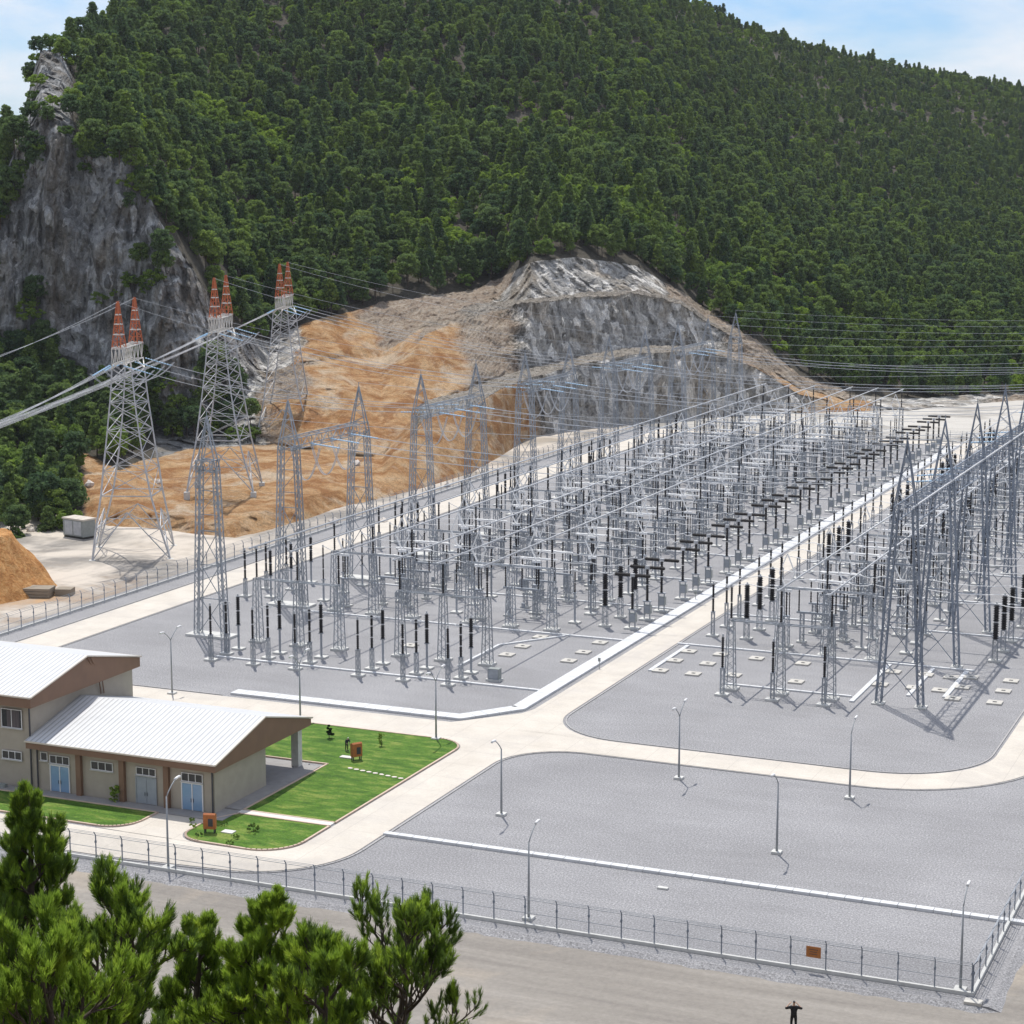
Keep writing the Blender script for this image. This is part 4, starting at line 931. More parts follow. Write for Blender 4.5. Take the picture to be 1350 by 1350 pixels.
Zg2 = Zg2+(ZO[..., 2] > .5)*(SG > 1)*(SG < 5)*1.1*np.abs(fbm(P3d/2.0, 3, 49)); soilbank = ZO[..., 0]*edge*np.clip(1-SG, 0, 1)*np.clip(SG*6, 0, 1); Dg2 = Dg2+soilbank*(2.6*fbm(P3d/7, 3, 43)+1.2*fbm(P3d/2.4, 3, 45))
terr_edge = np.clip((SG-1.0)*4, 0, 1)*np.clip((2.0-SG)*4, 0, 1)
Zg2 = Zg2+terr_edge*(ZO[..., 0] > .5)*.8*fbm(P3d*np.array([1, 1, 1])/4.5, 3, 47)
# rugged crest of the left cliff
crest = left*np.clip((SG-5)/.6, 0, 1)*(XS[None, :] < 140); Zg2 = Zg2+crest*3*fbm(P3d/9, 3, 51)
Zg2[0:2] = Zg[0:2]
Xg, Yg = toworld(Dg2, tanx[None, :])
nr, nc = Xg.shape
V = np.stack([Xg, Yg, Zg2], -1).reshape(-1, 3)
ii = (np.arange(nr-1)[:, None]*nc+np.arange(nc-1)[None, :]).reshape(-1)
FA = np.stack([ii, ii+1, ii+nc+1, ii+nc], 1)
def np_mesh(name, V, FA, mats):
    me = bpy.data.meshes.new(name); k = FA.shape[1]; me.vertices.add(len(V)); me.vertices.foreach_set('co', np.ascontiguousarray(V, np.float32).ravel())
    me.loops.add(FA.size); me.loops.foreach_set('vertex_index', np.ascontiguousarray(FA, np.int32).ravel())
    me.polygons.add(len(FA)); me.polygons.foreach_set('loop_start', np.arange(0, FA.size, k, dtype=np.int32))
    for m in (mats if isinstance(mats, (list, tuple)) else [mats]): me.materials.append(m)
    me.update(calc_edges=True); return me
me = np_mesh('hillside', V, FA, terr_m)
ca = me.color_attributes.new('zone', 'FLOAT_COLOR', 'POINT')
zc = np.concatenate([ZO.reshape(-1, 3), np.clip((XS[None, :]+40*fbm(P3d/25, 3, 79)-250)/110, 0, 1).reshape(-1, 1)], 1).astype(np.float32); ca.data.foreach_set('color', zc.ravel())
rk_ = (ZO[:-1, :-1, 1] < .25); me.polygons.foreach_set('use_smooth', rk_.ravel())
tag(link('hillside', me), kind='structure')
# near slope under the camera
g = []; fs = []; ng = 60
ax = np.linspace(-75, 75, 46); dd = np.sort(np.concatenate([[-60, -25, -8, 106.2, 107.0, 107.9], np.linspace(0, 148, 50)]))
for d in dd:
    for a in ax:
        w = a*(1+.02*max(d, 0)); z = float(np.interp(d, [-60, -8, 0, 24, 60, 107, 147], [66, 64, 62.6, 51.3, 37.2, 18.11, -.5]))
        if 5 < d < 140: z += .35*(math.sin(d*.21+a*.1)-1)*min(1, max(0, abs(d-107)-1)/12)
        g.append((FW[0]*d+RT[0]*w, FW[1]*d+RT[1]*w, z))
ncx = len(ax); fs = [(i*ncx+j, i*ncx+j+1, (i+1)*ncx+j+1, (i+1)*ncx+j) for i in range(len(dd)-1) for j in range(ncx-1)]
slope_m = mat('dry_slope_soil', (.20, .16, .11), (.09, .085, .05), .35, .95, src='pos', bump=.3)
m2 = MB(); m2.add(g, fs); struct('near_slope', m2, slope_m, True)
def slope_z(d): return float(np.interp(d, [-60, -8, 0, 24, 60, 107, 147], [66, 64, 62.6, 51.3, 37.2, 18.11, -.5]))
# ---------------------------------------------------------------- forest
def crown_mesh(name, h, rad, kind, m, nclump, nleaf, seed, leaf=.42):
    rg = np.random.default_rng(seed); cs = []
    for i in range(nclump):
        u = rg.random()**.8; a = rg.random()*2*np.pi
        if kind == 'cone': z = h*(.18+.82*u); rr = rad*(1-.82*u**1.1)*(.35+.65*rg.random()**.5); cr = .105*h*(1.05-.6*u)*(.8+.5*rg.random())
        elif kind == 'umbrella': z = h*(.42+.55*u); rr = rad*math.sin(math.pi*(.12+.8*u))**.6*(.3+.7*rg.random()**.5); cr = .098*h*(.8+.5*rg.random())
        else: z = h*(.16+.78*u); rr = rad*math.sqrt(max(0.05, 1-((z/h-.5)/.56)**2))*(.4+.6*rg.random()**.5); cr = .125*h*(.7+.6*rg.random())
        cs.append((rr*math.cos(a), rr*math.sin(a), z, cr))
    cs = np.array(cs); ci = rg.integers(0, nclump, nleaf); d = rg.normal(size=(nleaf, 3)); d[:, 2] = d[:, 2]*.8+.25; d /= np.linalg.norm(d, axis=1)[:, None]
    p = cs[ci, :3]+d*cs[ci, 3:4]*(.55+.55*rg.random((nleaf, 1)))*np.array([1, 1, .62])
    nrm = d*.75+rg.normal(size=(nleaf, 3))*.55; nrm /= np.linalg.norm(nrm, axis=1)[:, None]
    t = np.cross(nrm, rg.normal(size=(nleaf, 3))); t /= np.linalg.norm(t, axis=1)[:, None]; b = np.cross(nrm, t)
    s = leaf*(.6+.8*rg.random((nleaf, 1))); Vv = np.stack([p-t*s*.6-b*s*.35, p+t*s*.5-b*s*.6, p+t*s*.6+b*s*.4, p-t*s*.4+b*s*.6], 1).reshape(-1, 3)
    return np_mesh(name, Vv, np.arange(4*nleaf).reshape(-1, 4), m)
def trunk_mb(h, r):
    b = MB(); b.path([(0, 0, -1.0), (.05*h*.3, .02*h, h*.3), (-.02*h, .03*h, h*.62), (.0, 0, h*.9)], r, 6, 0, True, r*.25)
    for i in range(5):
        a = i*2.4; z = h*(.38+.1*i); b.path([(0, 0, z), (math.cos(a)*h*.16, math.sin(a)*h*.16, z+h*.08)], r*.35, 4, 0, True, r*.12)
    return b
KINDS = [('pine_tree', 8.6, 2.2, 'cone', pine_leaf, 70, 2600, .29), ('pine_tree', 8.0, 2.7, 'umbrella', pine_leaf, 62, 2500, .29), ('pine_tree', 10.4, 2.2, 'cone', pine_leaf, 84, 3000, .29), ('broadleaf_tree', 5.6, 2.6, 'round', broad_leaf, 50, 2400, .28), ('shrub', 3.6, 2.3, 'round', broad_leaf, 34, 1400, .28)]
CR = []; TR = []; JO = []
for i, (nm, h, rd, kd, m, ncl, nl, lf) in enumerate(KINDS):
    c = crown_mesh(nm+'_crown', h, rd, kd, m, ncl, nl, 100+i, lf); tm = trunk_mb(h, .02*h).mesh('trunk', bark); CR.append(c); TR.append(tm)
    n4 = len(c.vertices); vv = np.empty(n4*3, np.float32); c.vertices.foreach_get('co', vv); vv = vv.reshape(-1, 3)
    tv = np.array([v.co[:] for v in tm.vertices]); tf = [tuple(x+n4 for x in p.vertices) for p in tm.polygons]
    jm = bpy.data.meshes.new(nm+'_whole'); jm.from_pydata(vv.tolist()+tv.tolist(), [], np.arange(n4).reshape(-1, 4).tolist()+tf); jm.materials.append(m); jm.materials.append(bark)
    jm.polygons.foreach_set('material_index', [0]*(n4//4)+[1]*len(tf)); jm.update(); JO.append(bpy.data.objects.new(nm+'_whole', jm))
rg = np.random.default_rng(5)
NT = 60000
# sample by horizontal area of the terrain cells
Pw = np.stack([Xg, Yg, Zg2], -1)
e1 = Pw[1:, :-1]-Pw[:-1, :-1]; e2 = Pw[:-1, 1:]-Pw[:-1, :-1]; area = np.abs(e1[..., 0]*e2[..., 1]-e1[..., 1]*e2[..., 0])
xm = XS[None, :-1]+0*area; seg = SG[:-1, :-1]; zn = ZO[:-1, :-1]
dens = np.where(seg >= 5, 1/15.5, 0.0)*np.where(seg >= 7.05, .6, 1)*(seg < 7.15)
bare = np.clip(zn.sum(-1), 0, 1)
dens = np.where((seg < 5), 1/13.0*(bare < .25), dens)
a3 = np.linalg.norm(np.cross(e1, e2), axis=-1)
cl = (zn[..., 1] > .5)*(xm < 330)*(fbm(Pw[:-1, :-1]/14, 2, 77) > .06)
wgt = area*dens+a3*cl/12.0*(seg < 7)
open_ = fbm(Pw[:-1, :-1]/30, 3, 61); wgt *= np.where(seg >= 5, np.where(open_ > .42, .4, 1.0), 1.0)
wgt *= np.where((xm < 112) & (xm > 14) & (seg >= 4.6), .10, 1.0); wgt *= ((xm > -330) & (xm < 1700)); wgt *= 1-np.clip((seg < 5)*((xm > 70) & (seg < 2)), 0, 1)*(bare > .1)
exp_n = wgt; cnt = rg.poisson(np.clip(exp_n, 0, 50)); idx = np.argwhere(cnt > 0); pts = []; segs = []; pxs = []; onrock = []
for (r, c) in idx:
    for _ in range(cnt[r, c]):
        u, v = rg.random(2); p = Pw[r, c]*(1-u)*(1-v)+Pw[r+1, c]*u*(1-v)+Pw[r, c+1]*(1-u)*v+Pw[r+1, c+1]*u*v
        pts.append(p); segs.append(seg[r, c]); pxs.append(xm[r, c]); onrock.append(cl[r, c] > 0 and seg[r, c] < 7)
pts = np.array(pts); segs = np.array(segs); pxs = np.array(pxs); onrock = np.array(onrock); n = len(pts)
dist = pts[:, 0]*FW[0]+pts[:, 1]*FW[1]
shrubby = fbm(pts/45, 3, 88)+.35*rg.normal(size=n)+np.where(segs < 5, .25, 0)
ki = np.where(shrubby > .42, 3, np.where(shrubby > .22, 4, rg.integers(0, 3, n))); ki = np.where(onrock, np.where(rg.random(n) < .6, 4, 1), ki)
sc = rg.uniform(.58, 1.0, n)+.45*rg.random(n)**3*np.where(onrock, .62, 1)*np.where((segs < 5) & (pxs < 330), .95, 1); sc = sc*np.clip(1.12-(dist-600)/1500, .7, 1.05)
rz = rg.random(n)*6.283
print('trees', n)
key = dist+np.where((pxs > 0) & (pxs < 1350), 0, 900)+np.where(onrock, 60, 0)-sc*30
order = np.argsort(key); NI = 285; ind = order[:NI]; rest = order[NI:]
def zone_of(i):
    x, s = pxs[i], segs[i]
    if onrock[i]: return 'on a ledge of the grey cliff', 'plants on the cliff'
    if x < 330 and s < 5: return 'in the wood left of the orange terrace', 'trees below the cliff'
    if x < 430: return 'behind the pylons at the foot of the hill', 'trees behind the pylons'
    if x < 690: return 'on the wood edge above the orange soil slope', 'trees above the orange slope'
    if x < 960: return 'on the wood edge above the grey quarry face', 'trees above the quarry'
    return 'at the hill foot right of the quarry', 'trees right of the quarry'
LOOK = ['dark pine with a pointed crown', 'dark pine with a broad flat crown', 'tall dark pine', 'bright green round tree', 'low bright green shrub']
CATS = ['pine tree', 'pine tree', 'pine tree', 'tree', 'shrub']
for i in ind:
    k = ki[i]; where, grp = zone_of(i); o = thing(KINDS[k][0], f'{LOOK[k]} {where}', CATS[k], tuple(pts[i]), rz[i], LOOK[k]+', '+grp); o.scale = (sc[i],)*3
    link('crown', CR[k], o); link('trunk', TR[k], o)
# the rest of the wood: one object of instanced trees
pm2 = bpy.data.meshes.new('forest'); pm2.vertices.add(len(rest)); pm2.vertices.foreach_set('co', pts[rest].astype(np.float32).ravel())
for nm, typ, val in (('tree_scale', 'FLOAT', sc[rest]), ('tree_turn', 'FLOAT', rz[rest]), ('tree_kind', 'INT', ki[rest])):
    a = pm2.attributes.new(nm, typ, 'POINT'); a.data.foreach_set('value', val.astype(np.float32 if typ == 'FLOAT' else np.int32))
fo = link('forest', pm2); tag(fo, 'dense wood of pines and bright shrubs covering the whole hillside', 'forest', kind='stuff')
ng_ = bpy.data.node_groups.new('forest_instances', 'GeometryNodeTree')
ng_.interface.new_socket('Geometry', in_out='INPUT', socket_type='NodeSocketGeometry'); ng_.interface.new_socket('Geometry', in_out='OUTPUT', socket_type='NodeSocketGeometry')
gi = ng_.nodes.new('NodeGroupInput'); go = ng_.nodes.new('NodeGroupOutput'); jn = ng_.nodes.new('GeometryNodeJoinGeometry')
infos = []
for o in JO:
    oi = ng_.nodes.new('GeometryNodeObjectInfo'); oi.inputs['Object'].default_value = o; oi.inputs['As Instance'].default_value = True; infos.append(oi)
for oi in reversed(infos): ng_.links.new(oi.outputs['Geometry'], jn.inputs[0])
ip = ng_.nodes.new('GeometryNodeInstanceOnPoints'); ip.inputs['Pick Instance'].default_value = True
def attr(nm, typ):
    a = ng_.nodes.new('GeometryNodeInputNamedAttribute'); a.data_type = typ; a.inputs['Name'].default_value = nm; return a.outputs[0]
cb = ng_.nodes.new('ShaderNodeCombineXYZ'); ng_.links.new(attr('tree_turn', 'FLOAT'), cb.inputs[2])
er = ng_.nodes.new('FunctionNodeEulerToRotation'); ng_.links.new(cb.outputs[0], er.inputs[0])
ng_.links.new(gi.outputs[0], ip.inputs['Points']); ng_.links.new(jn.outputs[0], ip.inputs['Instance']); ng_.links.new(attr('tree_kind', 'INT'), ip.inputs['Instance Index'])
ng_.links.new(er.outputs[0], ip.inputs['Rotation']); ng_.links.new(attr('tree_scale', 'FLOAT'), ip.inputs['Scale']); ng_.links.new(ip.outputs[0], go.inputs[0])
fo.modifiers.new('forest', 'NODES').node_group = ng_
# ---------------------------------------------------------------- cabin, slabs, mound
def frame_at(px, py): x, y = gp(px, py, -.3); return x, y
x, y = gp(105, 708, -.3); t = thing('site_cabin', 'grey metal site cabin with two doors beside the leftmost pylon', 'cabin', (x, y, -.3), R(-13))
s = MB(); s.box((0, 0, 1.95), (5.6, 3.0, 3.1)); part('body', s, cab_grey, t)
s = MB(); s.box((0, 0, 3.62), (5.9, 3.3, .28)); part('roof', s, roof_trim, t)
for q in (-1.25, 1.15): s = MB(); s.box((q, -1.53, 1.95), (2.1, .05, 2.6)); part('door', s, steel_light, t)
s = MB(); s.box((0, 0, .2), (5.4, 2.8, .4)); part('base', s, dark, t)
x, y = gp(50, 786, -.3); t = thing('slab_stack', 'low stack of weathered concrete slabs by the orange earth heap', 'stack', (x, y, -.3), R(18))
for i in range(3): s = MB(); s.box((0, 0, .3+.5*i), (4.6+.15*i, 3.2, .42)); part('slab', s, slab_wood, t)
s = MB(); s.box((4.0, 1.6, .55), (2.6, 2.4, 1.1)); part('block', s, slab_wood, t)
hm = []; hf = []; nn = 70
x0, y0 = -209.5, 262.0
for i in range(nn):
    for j in range(nn):
        u = i/(nn-1)*2-1; v = j/(nn-1)*2-1; X = x0+u*14.5; Y = y0+v*15; r_ = math.hypot(u*1.02, v*.98)
        n1 = float(fbm(np.array([[X/5, Y/5, .3]]), 4, 5)[0]); n2 = float(fbm(np.array([[X/1.5, Y/1.5, 2.3]]), 3, 8)[0])
        hgt = 9.8*min(1, max(0, (1.0-r_+.10*n1)*2.1))*(1-.10*max(0, v))+(.75*n2+.7*n1)*min(1, max(0, (1-r_)*6)); hm.append((X, Y, -.6+max(0, hgt)))
mb = MB(); mb.add(hm, [(i*nn+j, (i+1)*nn+j, (i+1)*nn+j+1, i*nn+j+1) for i in range(nn-1) for j in range(nn-1)])
def clay():
    m = bpy.data.materials.new('orange_clay'); t = nt(m); co = mapped(t); a = noise(t, co, .8, 6, .75, .8); b = noise(t, co, 2.6, 4, .7)
    c = ramp(t, a, [(.3, (.30, .12, .04)), (.5, (.50, .25, .09)), (.7, (.66, .40, .18))]); finish(t, c, .95, 0, b, .9, .4, .2); return m
tag(part('earth_mound', mb, clay(), None, True), 'steep orange earth heap at the left edge beside the slab stack', 'earth heap')
# boulders on the terrace and quarry foot
bm_ = MB(); bm_.lathe([(.3, -.3), (.62, .0), (.55, .35), (.2, .6)], n=7); 
for v in range(len(bm_.v)): a = bm_.v[v]; bm_.v[v] = (a[0]*(1+.25*math.sin(v*3.1)), a[1]*(1+.25*math.cos(v*2.3)), a[2]*(1+.2*math.sin(v*1.7)))
bme = bm_.mesh('boulder', stone_m)
for i, (px, py, z) in enumerate([(90, 660, 2.4), (104, 655, 2.6), (76, 690, .3), (118, 640, 3.4), (210, 636, 3.6), (590, 640, 0), (470, 612, 3.2), (505, 690, -.3), (640, 604, 0), (40, 700, -.2), (395, 700, -.3), (440, 690, -.3)]):
    x, y = gp(px, py, z); o = link('boulder', bme, None, (x, y, z)); o.scale = (1.1+.2*(i % 4),)*3; o.rotation_euler = (0, 0, i*1.3)
    tag(o, 'pale boulder lying on bare ground outside the yard fence', 'boulder', 'pale boulders outside the fence')
# ---------------------------------------------------------------- small things on the lawns
def notice_box(x, y, rz, lab):
    t = thing('garden_box', lab, 'box', (x, y, .1), rz)
    s = MB(); s.extr([(-.28, .45), (.28, .45), (.34, 1.9), (-.1, 2.1), (-.28, 1.95)], 'x', -.62, .62); part('body', s, orange_m, t)
    s = MB(); 
    for a in (-.5, .5):
        for b in (-.2, .2): s.bar((a, b, 0), (a, b, .5), .1)
    part('leg', s, dark_pipe, t); s = MB(); s.box((.15, -.31, 1.15), (.5, .03, .8)); part('panel', s, dark_pipe, t)
x, y = gp(470, 1003); notice_box(x, y, R(55), 'upright rust-orange box on dark legs standing on the large back lawn')
x, y = gp(277, 1099); notice_box(x, y, R(15), 'upright rust-orange box on the small corner lawn by the road')
def leafy(name, x, y, h, rad, kind, m, n, lab, cat, leaf=.16, z=.1):
    t = thing(name, lab, cat, (x, y, z)); link('crown', crown_mesh(name+'_crown', h, rad, kind, m, 14, n, int(x*7) % 97+3, leaf), t)
    s = MB(); s.path([(0, 0, -.1), (0, 0, h*.6)], .04*h**.5, 5, 0, True, .02); part('trunk', s, bark, t)
x, y = gp(434, 975); leafy('cypress_shrub', x, y, 1.7, .5, 'cone', cypress_leaf, 1600, 'small dark conical cypress on the back lawn', 'shrub', .12)
x, y = gp(149, 1060); leafy('young_tree', x, y+.3, 1.9, .45, 'round', broad_leaf, 420, 'thin young tree in front of the office wall, by the third door', 'young tree', .13)
x, y = gp(334, 1098); leafy('garden_plant', x, y, 1.0, .6, 'round', broad_leaf, 350, 'small bright leafy plant in the middle of the corner lawn', 'plant', .12)
x, y = gp(503, 985); leafy('young_tree', x, y, 1.6, .35, 'round', broad_leaf, 160, 'bare-looking sapling on the back lawn right of the orange box', 'young tree', .12)
for i, (px, py) in enumerate([(252, 1085), (262, 1104), (303, 1115), (310, 1107), (296, 1090), (255, 1093)]):
    x, y = gp(px, py); leafy('garden_plant', x, y, .5, .4, 'round', broad_leaf, 110, f'tiny pale plant on the corner lawn, {nth(i+1)} clockwise from its tip', 'plant', .1)
# ---------------------------------------------------------------- people (one continuous skinned body each)
def skin_obj(name, joints, edges, m, parent, lvl=2, root=0):
    me = bpy.data.meshes.new(name); me.from_pydata([j[0] for j in joints], edges, []); me.materials.append(m)
    o = link(name, me, parent); md = o.modifiers.new('skin', 'SKIN'); md.use_smooth_shade = True
    for i, j in enumerate(joints):
        sv = me.skin_vertices[0].data[i]; r = j[1]; sv.radius = r if isinstance(r, tuple) else (r, r); sv.use_root = (i == root)
    sd = o.modifiers.new('sub', 'SUBSURF'); sd.levels = lvl; sd.render_levels = lvl; return o
def person(lab, loc, rz, pose, mtop, mleg, hairm, bend=0.0):
    t = thing('person', lab, 'person', loc, rz)
    J = []; E = []
    def add(p, r, par=None):
        J.append((p, r)); 
        if par is not None: E.append((par, len(J)-1))
        return len(J)-1
    cb, sb = math.cos(bend), math.sin(bend)
    def T(x, y, z): zz = z-.95; return (x, y*cb-zz*sb, .95+y*sb*.3+zz*cb)     # lean forward (towards -y) from the hips
    pel = add((0, 0, .95), (.155, .11)); ch = add(T(0, 0, 1.18), (.14, .10), pel); up = add(T(0, -.0, 1.38), (.17, .105), ch); nk = add(T(0, -.01, 1.50), .058, up)
    h1 = add(T(0, -.02, 1.60), (.075, .085), nk); h2 = add(T(0, -.02, 1.70), (.075, .09), h1); h3 = add(T(0, -.01, 1.78), (.045, .055), h2)
    arms = {}
    for s in (-1, 1):
        hip = add((s*.1, 0, .88), (.095, .09), pel); kn = add((s*.12, -.03-(.05 if s > 0 else 0), .49), .062, hip); an = add((s*.13, .02, .1), .042, kn); toe = add((s*.15, -.16, .04), (.04, .032), an)
        sh = add(T(s*.2, 0, 1.40), .066, up); el, wr, ha, fd = pose(s); el = add(T(*el), .048, sh); wr = add(T(*wr), .032, el); hd = add(T(*ha), (.038, .02), wr)
        f = Vector(fd).normalized(); sd = f.cross(Vector((0, 0, 1))).normalized() if abs(f.z) < .9 else Vector((1, 0, 0))
        for q, L in ((-.03, .065), (-.01, .08), (.01, .075), (.03, .058)):
            b = Vector(ha)+sd*q+f*.03; a1 = add(T(*b), .010, hd); a2 = add(T(*(b+f*L*.55)), .009, a1); add(T(*(b+f*L+Vector((0, 0, -.015)))), .008, a2)
        b = Vector(ha)+sd*-.045; a1 = add(T(*b), .011, hd); add(T(*(b+f*.04+sd*-.02)), .009, a1); arms[s] = (sh, el, wr)
    skin_obj('body', J, E, skin_m, t)
    S = [(T(0, 0, .84), (.19, .15)), (J[1][0], (.185, .14)), (J[2][0], (.215, .14)), (T(0, -.005, 1.49), (.10, .09))]; SE = [(0, 1), (1, 2), (2, 3)]
    for s in (-1, 1):
        sh, el, wr = arms[s]; k = len(S); e = Vector(J[el][0]); w = Vector(J[wr][0]); S += [(J[sh][0], .092), (J[el][0], .072)]; SE += [(2, k), (k, k+1)]
        if s: S.append((tuple(e.lerp(w, .95 if bend else .35)), .055)); SE.append((k+1, k+2))
    skin_obj('shirt', S, SE, mtop, t)
    TR_ = [((0, 0, 1.04), (.17, .13)), ((0, 0, .92), (.16, .12))]; TE = [(0, 1)]
    for s in (-1, 1): k = len(TR_); TR_ += [((s*.1, 0, .86), .105), ((s*.12, -.03-(.05 if s > 0 else 0), .49), .078), ((s*.13, .02, .12), .06)]; TE += [(1, k), (k, k+1), (k+1, k+2)]
    skin_obj('trousers', TR_, TE, mleg, t)
    sh_ = MB()
    for s in (-1, 1): sh_.path([(s*.13, .06, .05), (s*.15, -.1, .05), (s*.155, -.2, .035)], .055, 6)
    part('shoes', sh_, dark_pipe, t, True)
    skin_obj('hair', [(T(0, .015, 1.66), (.085, .085)), (T(0, .005, 1.76), (.075, .085)), (T(0, 0, 1.80), (.03, .04))], [(0, 1), (1, 2)], hairm, t)
    f = MB(); f.path([T(0, -.105, 1.70), T(0, -.13, 1.655), T(0, -.10, 1.64)], .014, 5)
    part('nose', f, skin_m, t); f = MB()
    for s in (-1, 1): c = T(s*.033, -.105, 1.70); f.box(c, (.02, .012, .012))
    part('eyes', f, dark, t); f = MB(); f.box(T(0, -.10, 1.61), (.05, .014, .01)); part('mouth', f, red_steel, t)
    return t
x, y = gp(457, 991); gz = math.atan2(-y, -x)
def pose_work(s): return ((s*.3, -.12, 1.2), (s*.22, -.35, 1.1), (s*.2, -.42, 1.06), (0, -.6, -.8))
person('gardener in a dark blue top bending forward on the back lawn beside the orange box', (x, y, .1), R(60), pose_work, blue_cloth, green_cloth, white_cloth, .5)
rk = MB(); rk.path([(-.15, -.75, 1.25), (.15, -1.1, .02)], .02, 5); rk.box((.15, -1.1, .03), (.4, .06, .08)); tag(part('garden_rake', rk, slab_wood, None, False, (x, y, .1)), 'long-handled rake held by the gardener on the back lawn', 'rake'); bpy.data.objects['garden_rake'].rotation_euler = (0, 0, R(60))
ph = atD(1047, 1318, 107.0); x, y = ph.x, ph.y
def pose_out(s): return ((s*.47, -.10, 1.27), (s*.25, -.32, 1.44), (s*.17, -.35, 1.50), (-s*.5, -.3, .5))
person('person in black clothes with both elbows out, cut off by the bottom picture edge', (x, y, ph.z-1.84), R(200), pose_out, black_cloth, black_cloth, porcelain_grey, 0.0)
# ---------------------------------------------------------------- foreground pines
def fore_pine(label, px, py, D, h, spread, seed, lean=(0, 0), dens=1.0, broad=False, bright=.5):
    D *= 1.35; h *= 1.35; spread *= 1.3; rg = random.Random(seed); rn = np.random.default_rng(seed)
    top = atD(px, py, D); base = Vector((top.x-lean[0], top.y-lean[1], top.z-h))
    t = thing('foreground_pine', label, 'pine tree', tuple(base), 0)
    wood = MB(); tips = []
    def P(u): return Vector((lean[0]*u**1.3, lean[1]*u**1.3, h*u))+Vector((math.sin(u*5+seed)*.06, math.cos(u*4+seed)*.06, 0))
    tr = [P(i/12) for i in range(13)]; wood.path(tr, .028*h**.9+.03, 8, 0, True, .018)
    def grow(p, d, L, r, lv):
        n = 6; pts = [p]; q = p.copy(); dd = d.copy()
        for i in range(n):
            dd = (dd+Vector((rg.uniform(-.16, .16), rg.uniform(-.16, .16), rg.uniform(0, .22)))).normalized(); q = q+dd*L/n; pts.append(q.copy())
            if lv < 2 and i >= 1:
                for _ in range(2 if lv == 0 else 1):
                    a = rg.uniform(0, 6.28); s = dd.cross(Vector((math.cos(a), math.sin(a), .2))).normalized()
                    grow(q, (dd*.75+s*.75+Vector((0, 0, .22))).normalized(), L*(rg.uniform(.5, .72) if lv == 0 else rg.uniform(.55, .85))*(1-.1*i), r*.5, lv+1)
            if lv == 2 and i == 3 and rg.random() < .5: tips.append((q.copy(), (dd+Vector((0, 0, .35))).normalized(), rg.uniform(.75, 1.0)))
        wood.path(pts, r, 5 if lv < 2 else 4, 0, False, r*.4); tips.append((q.copy(), (dd+Vector((0, 0, .45))).normalized(), 1.15))
    nb = int((23 if broad else 28)*dens)
    for i in range(nb):
        u = .22+.76*(i+rg.random()*.6)/nb; a = i*2.399+rg.uniform(-.3, .3)
        L = spread*((1-u)**.8*1.0+.06) if not broad else spread*(math.sin(math.pi*min(1, (u-.15)/.9))**.6*.62+.08)
        el = .1+.6*u; d = Vector((math.cos(a)*math.cos(el), math.sin(a)*math.cos(el), math.sin(el)))
        grow(P(u), d, L*rg.uniform(.75, 1.15), .012+.022*L**.8, 0)
    tips.append((P(1), Vector((0, 0, 1)), 1.3)); tips.append((P(.97), Vector((0, 0, 1)), 1.2))
    part('trunk', wood, bark, t, True)
    n = len(tips); nn_ = 60; tp = np.array([q[0][:] for q in tips]); td = np.array([q[1][:] for q in tips]); ts = np.array([q[2] for q in tips])
    tp = np.repeat(tp, nn_, 0); td = np.repeat(td, nn_, 0); ts = np.repeat(ts, nn_)[:, None]; m = len(tp)
    u = rn.random((m, 1)); rnd = rn.normal(size=(m, 3)); rnd -= (rnd*td).sum(1)[:, None]*td; rnd /= np.linalg.norm(rnd, axis=1)[:, None]
    L = .125*ts*(.75+.5*rn.random((m, 1))); o = tp-td*(.19*u)*ts; dv = td*(.95+.25*rn.random((m, 1)))+rnd*(.18+.5*(u)); dv /= np.linalg.norm(dv, axis=1)[:, None]
    w = np.cross(dv, rn.normal(size=(m, 3))); w /= np.linalg.norm(w, axis=1)[:, None]; w *= .0045
    V3 = np.stack([o-w, o+w, o+dv*L+w*.5, o+dv*L-w*.5], 1).reshape(-1, 3); FF = np.arange(4*m).reshape(-1, 4)
    young = np.repeat(rn.random(n) < bright, nn_)
    for nm, sel, mm in (('foliage', young, needle_m), ('foliage', ~young, needle_dark)):
        V4 = V3.reshape(-1, 4, 3)[sel].reshape(-1, 3); link(nm, np_mesh(nm, V4, np.arange(len(V4)).reshape(-1, 4), mm), t)
    print('pine', px, py, 'tips', n, 'needles', m, 'base z', round(base.z, 1), 'slope', round(slope_z(D), 1))
fore_pine('tall foreground pine with a single thin leader at the far left', 33, 1042, 27, 6.4, 1.65, 3, (.1, 0), 1.6)
fore_pine('bushy foreground pine with several upright tips, second from the left', 150, 1205, 24, 4.6, 1.55, 8, (.1, .1), 1.0, True, .6)
fore_pine('bright green foreground pine between the left trees, low in the corner', 70, 1255, 21, 4.0, 1.5, 12, (0, .1), 1.0, True, .8)
fore_pine('slender foreground pine with reddish dry tips below the near fence', 262, 1208, 26, 4.2, 1.35, 15, (.3, 0), .8, False, .6)
fore_pine('pointed bright green foreground pine in the middle of the row', 352, 1180, 25, 4.4, 1.45, 21, (.05, 0), 1.1, False, .8)
fore_pine('spreading open-branched foreground pine at the right end of the pines', 540, 1240, 28, 4.4, 2.0, 27, (.55, 0), .9, True, .35)
fore_pine('small foreground pine filling the gap below the pointed one', 430, 1270, 23, 3.4, 1.3, 33, (0, 0), .9, True, .6)
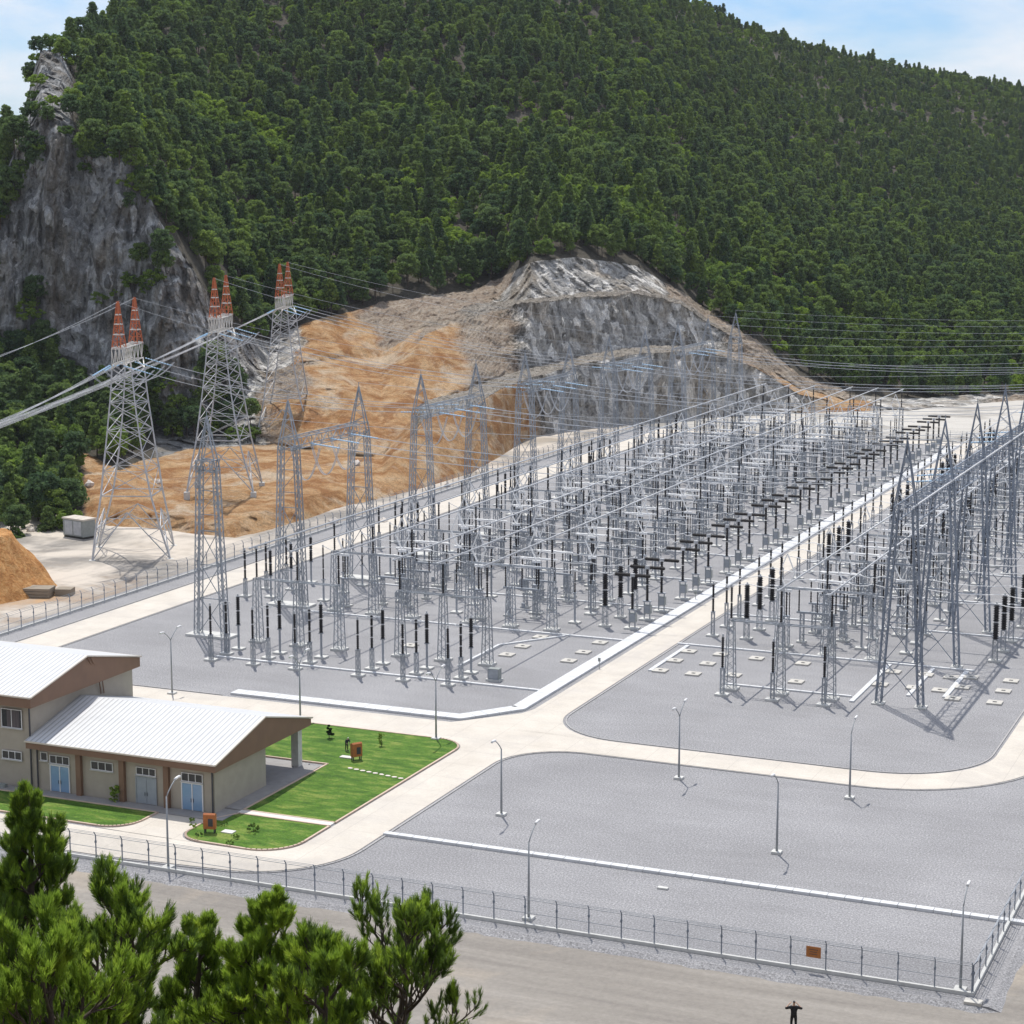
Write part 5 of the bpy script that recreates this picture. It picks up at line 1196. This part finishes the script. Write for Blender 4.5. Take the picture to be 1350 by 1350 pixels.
# ---------------------------------------------------------------- sky, sun, camera
SUNV = Vector((-.277, .393, 1)).normalized(); EL = math.asin(SUNV.z); AZ = math.atan2(SUNV.x, SUNV.y)
w = bpy.data.worlds.new('World'); bpy.context.scene.world = w; w.use_nodes = True; t = w.node_tree; t.nodes.clear()
sky = t.nodes.new('ShaderNodeTexSky'); sky.sky_type = 'NISHITA'; sky.sun_disc = False; sky.sun_elevation = EL; sky.sun_rotation = AZ; sky.altitude = 300; sky.air_density = 1.0; sky.dust_density = .8; sky.ozone_density = 1.5
tc = t.nodes.new('ShaderNodeTexCoord'); mp = t.nodes.new('ShaderNodeMapping'); mp.inputs['Scale'].default_value = (1, 1, 3.2); t.links.new(tc.outputs['Generated'], mp.inputs[0])
cf = noise(t, mp.outputs[0], 4.2, 7, .56, .25); cm = ramp(t, cf, [(.37, 0.0), (.57, .95)])
colr = mix(t, cm, mix(t, 1, sky.outputs[0], (.70, .95, 1.30), 'MULTIPLY'), (8.6, 8.9, 9.4)); bg = t.nodes.new('ShaderNodeBackground'); bg.inputs['Strength'].default_value = .105
t.links.new(colr, bg.inputs['Color']); ow = t.nodes.new('ShaderNodeOutputWorld'); t.links.new(bg.outputs[0], ow.inputs[0])
sl = bpy.data.lights.new('sun', 'SUN'); sl.energy = 4.2; sl.angle = R(.53); sl.color = (1, .955, .88); so = bpy.data.objects.new('sun', sl); C.objects.link(so)
so.rotation_euler = SUNV.to_track_quat('Z', 'Y').to_euler(); so.location = (0, 0, 400)
cd = bpy.data.cameras.new('camera'); cd.sensor_width = 36; cd.sensor_fit = 'HORIZONTAL'; cd.lens = F/1350*36; cd.clip_start = .5; cd.clip_end = 9000
co = bpy.data.objects.new('camera', cd); C.objects.link(co); co.location = (0, 0, H)
co.rotation_euler = (math.pi/2-PITCH, 0, YAW)
sc_ = bpy.context.scene; sc_.camera = co
sc_.view_settings.view_transform = 'Standard'; sc_.view_settings.look = 'None'; sc_.view_settings.exposure = 0.0; sc_.view_settings.gamma = 1
cy = sc_.cycles; cy.max_bounces = 6; cy.diffuse_bounces = 3; cy.glossy_bounces = 2; cy.transmission_bounces = 2; cy.transparent_max_bounces = 12; cy.use_adaptive_sampling = True; cy.caustics_reflective = False; cy.caustics_refractive = False

hz = bpy.data.materials.new('thin_haze'); hz.use_nodes = True; t = hz.node_tree; t.nodes.clear(); pv = t.nodes.new('ShaderNodeVolumePrincipled')
pv.inputs['Density'].default_value = .00004; pv.inputs['Color'].default_value = (.86, .91, 1, 1); pv.inputs['Anisotropy'].default_value = .2
ov = t.nodes.new('ShaderNodeOutputMaterial'); t.links.new(pv.outputs[0], ov.inputs['Volume'])
mb = MB(); mb.box((0, 1850, 139.2), (8700, 7000, 281)); tag(part('haze', mb, hz), 'thin pale haze filling the valley air', 'haze', kind='stuff')
cy.volume_bounces = 0; cy.volume_step_rate = 4
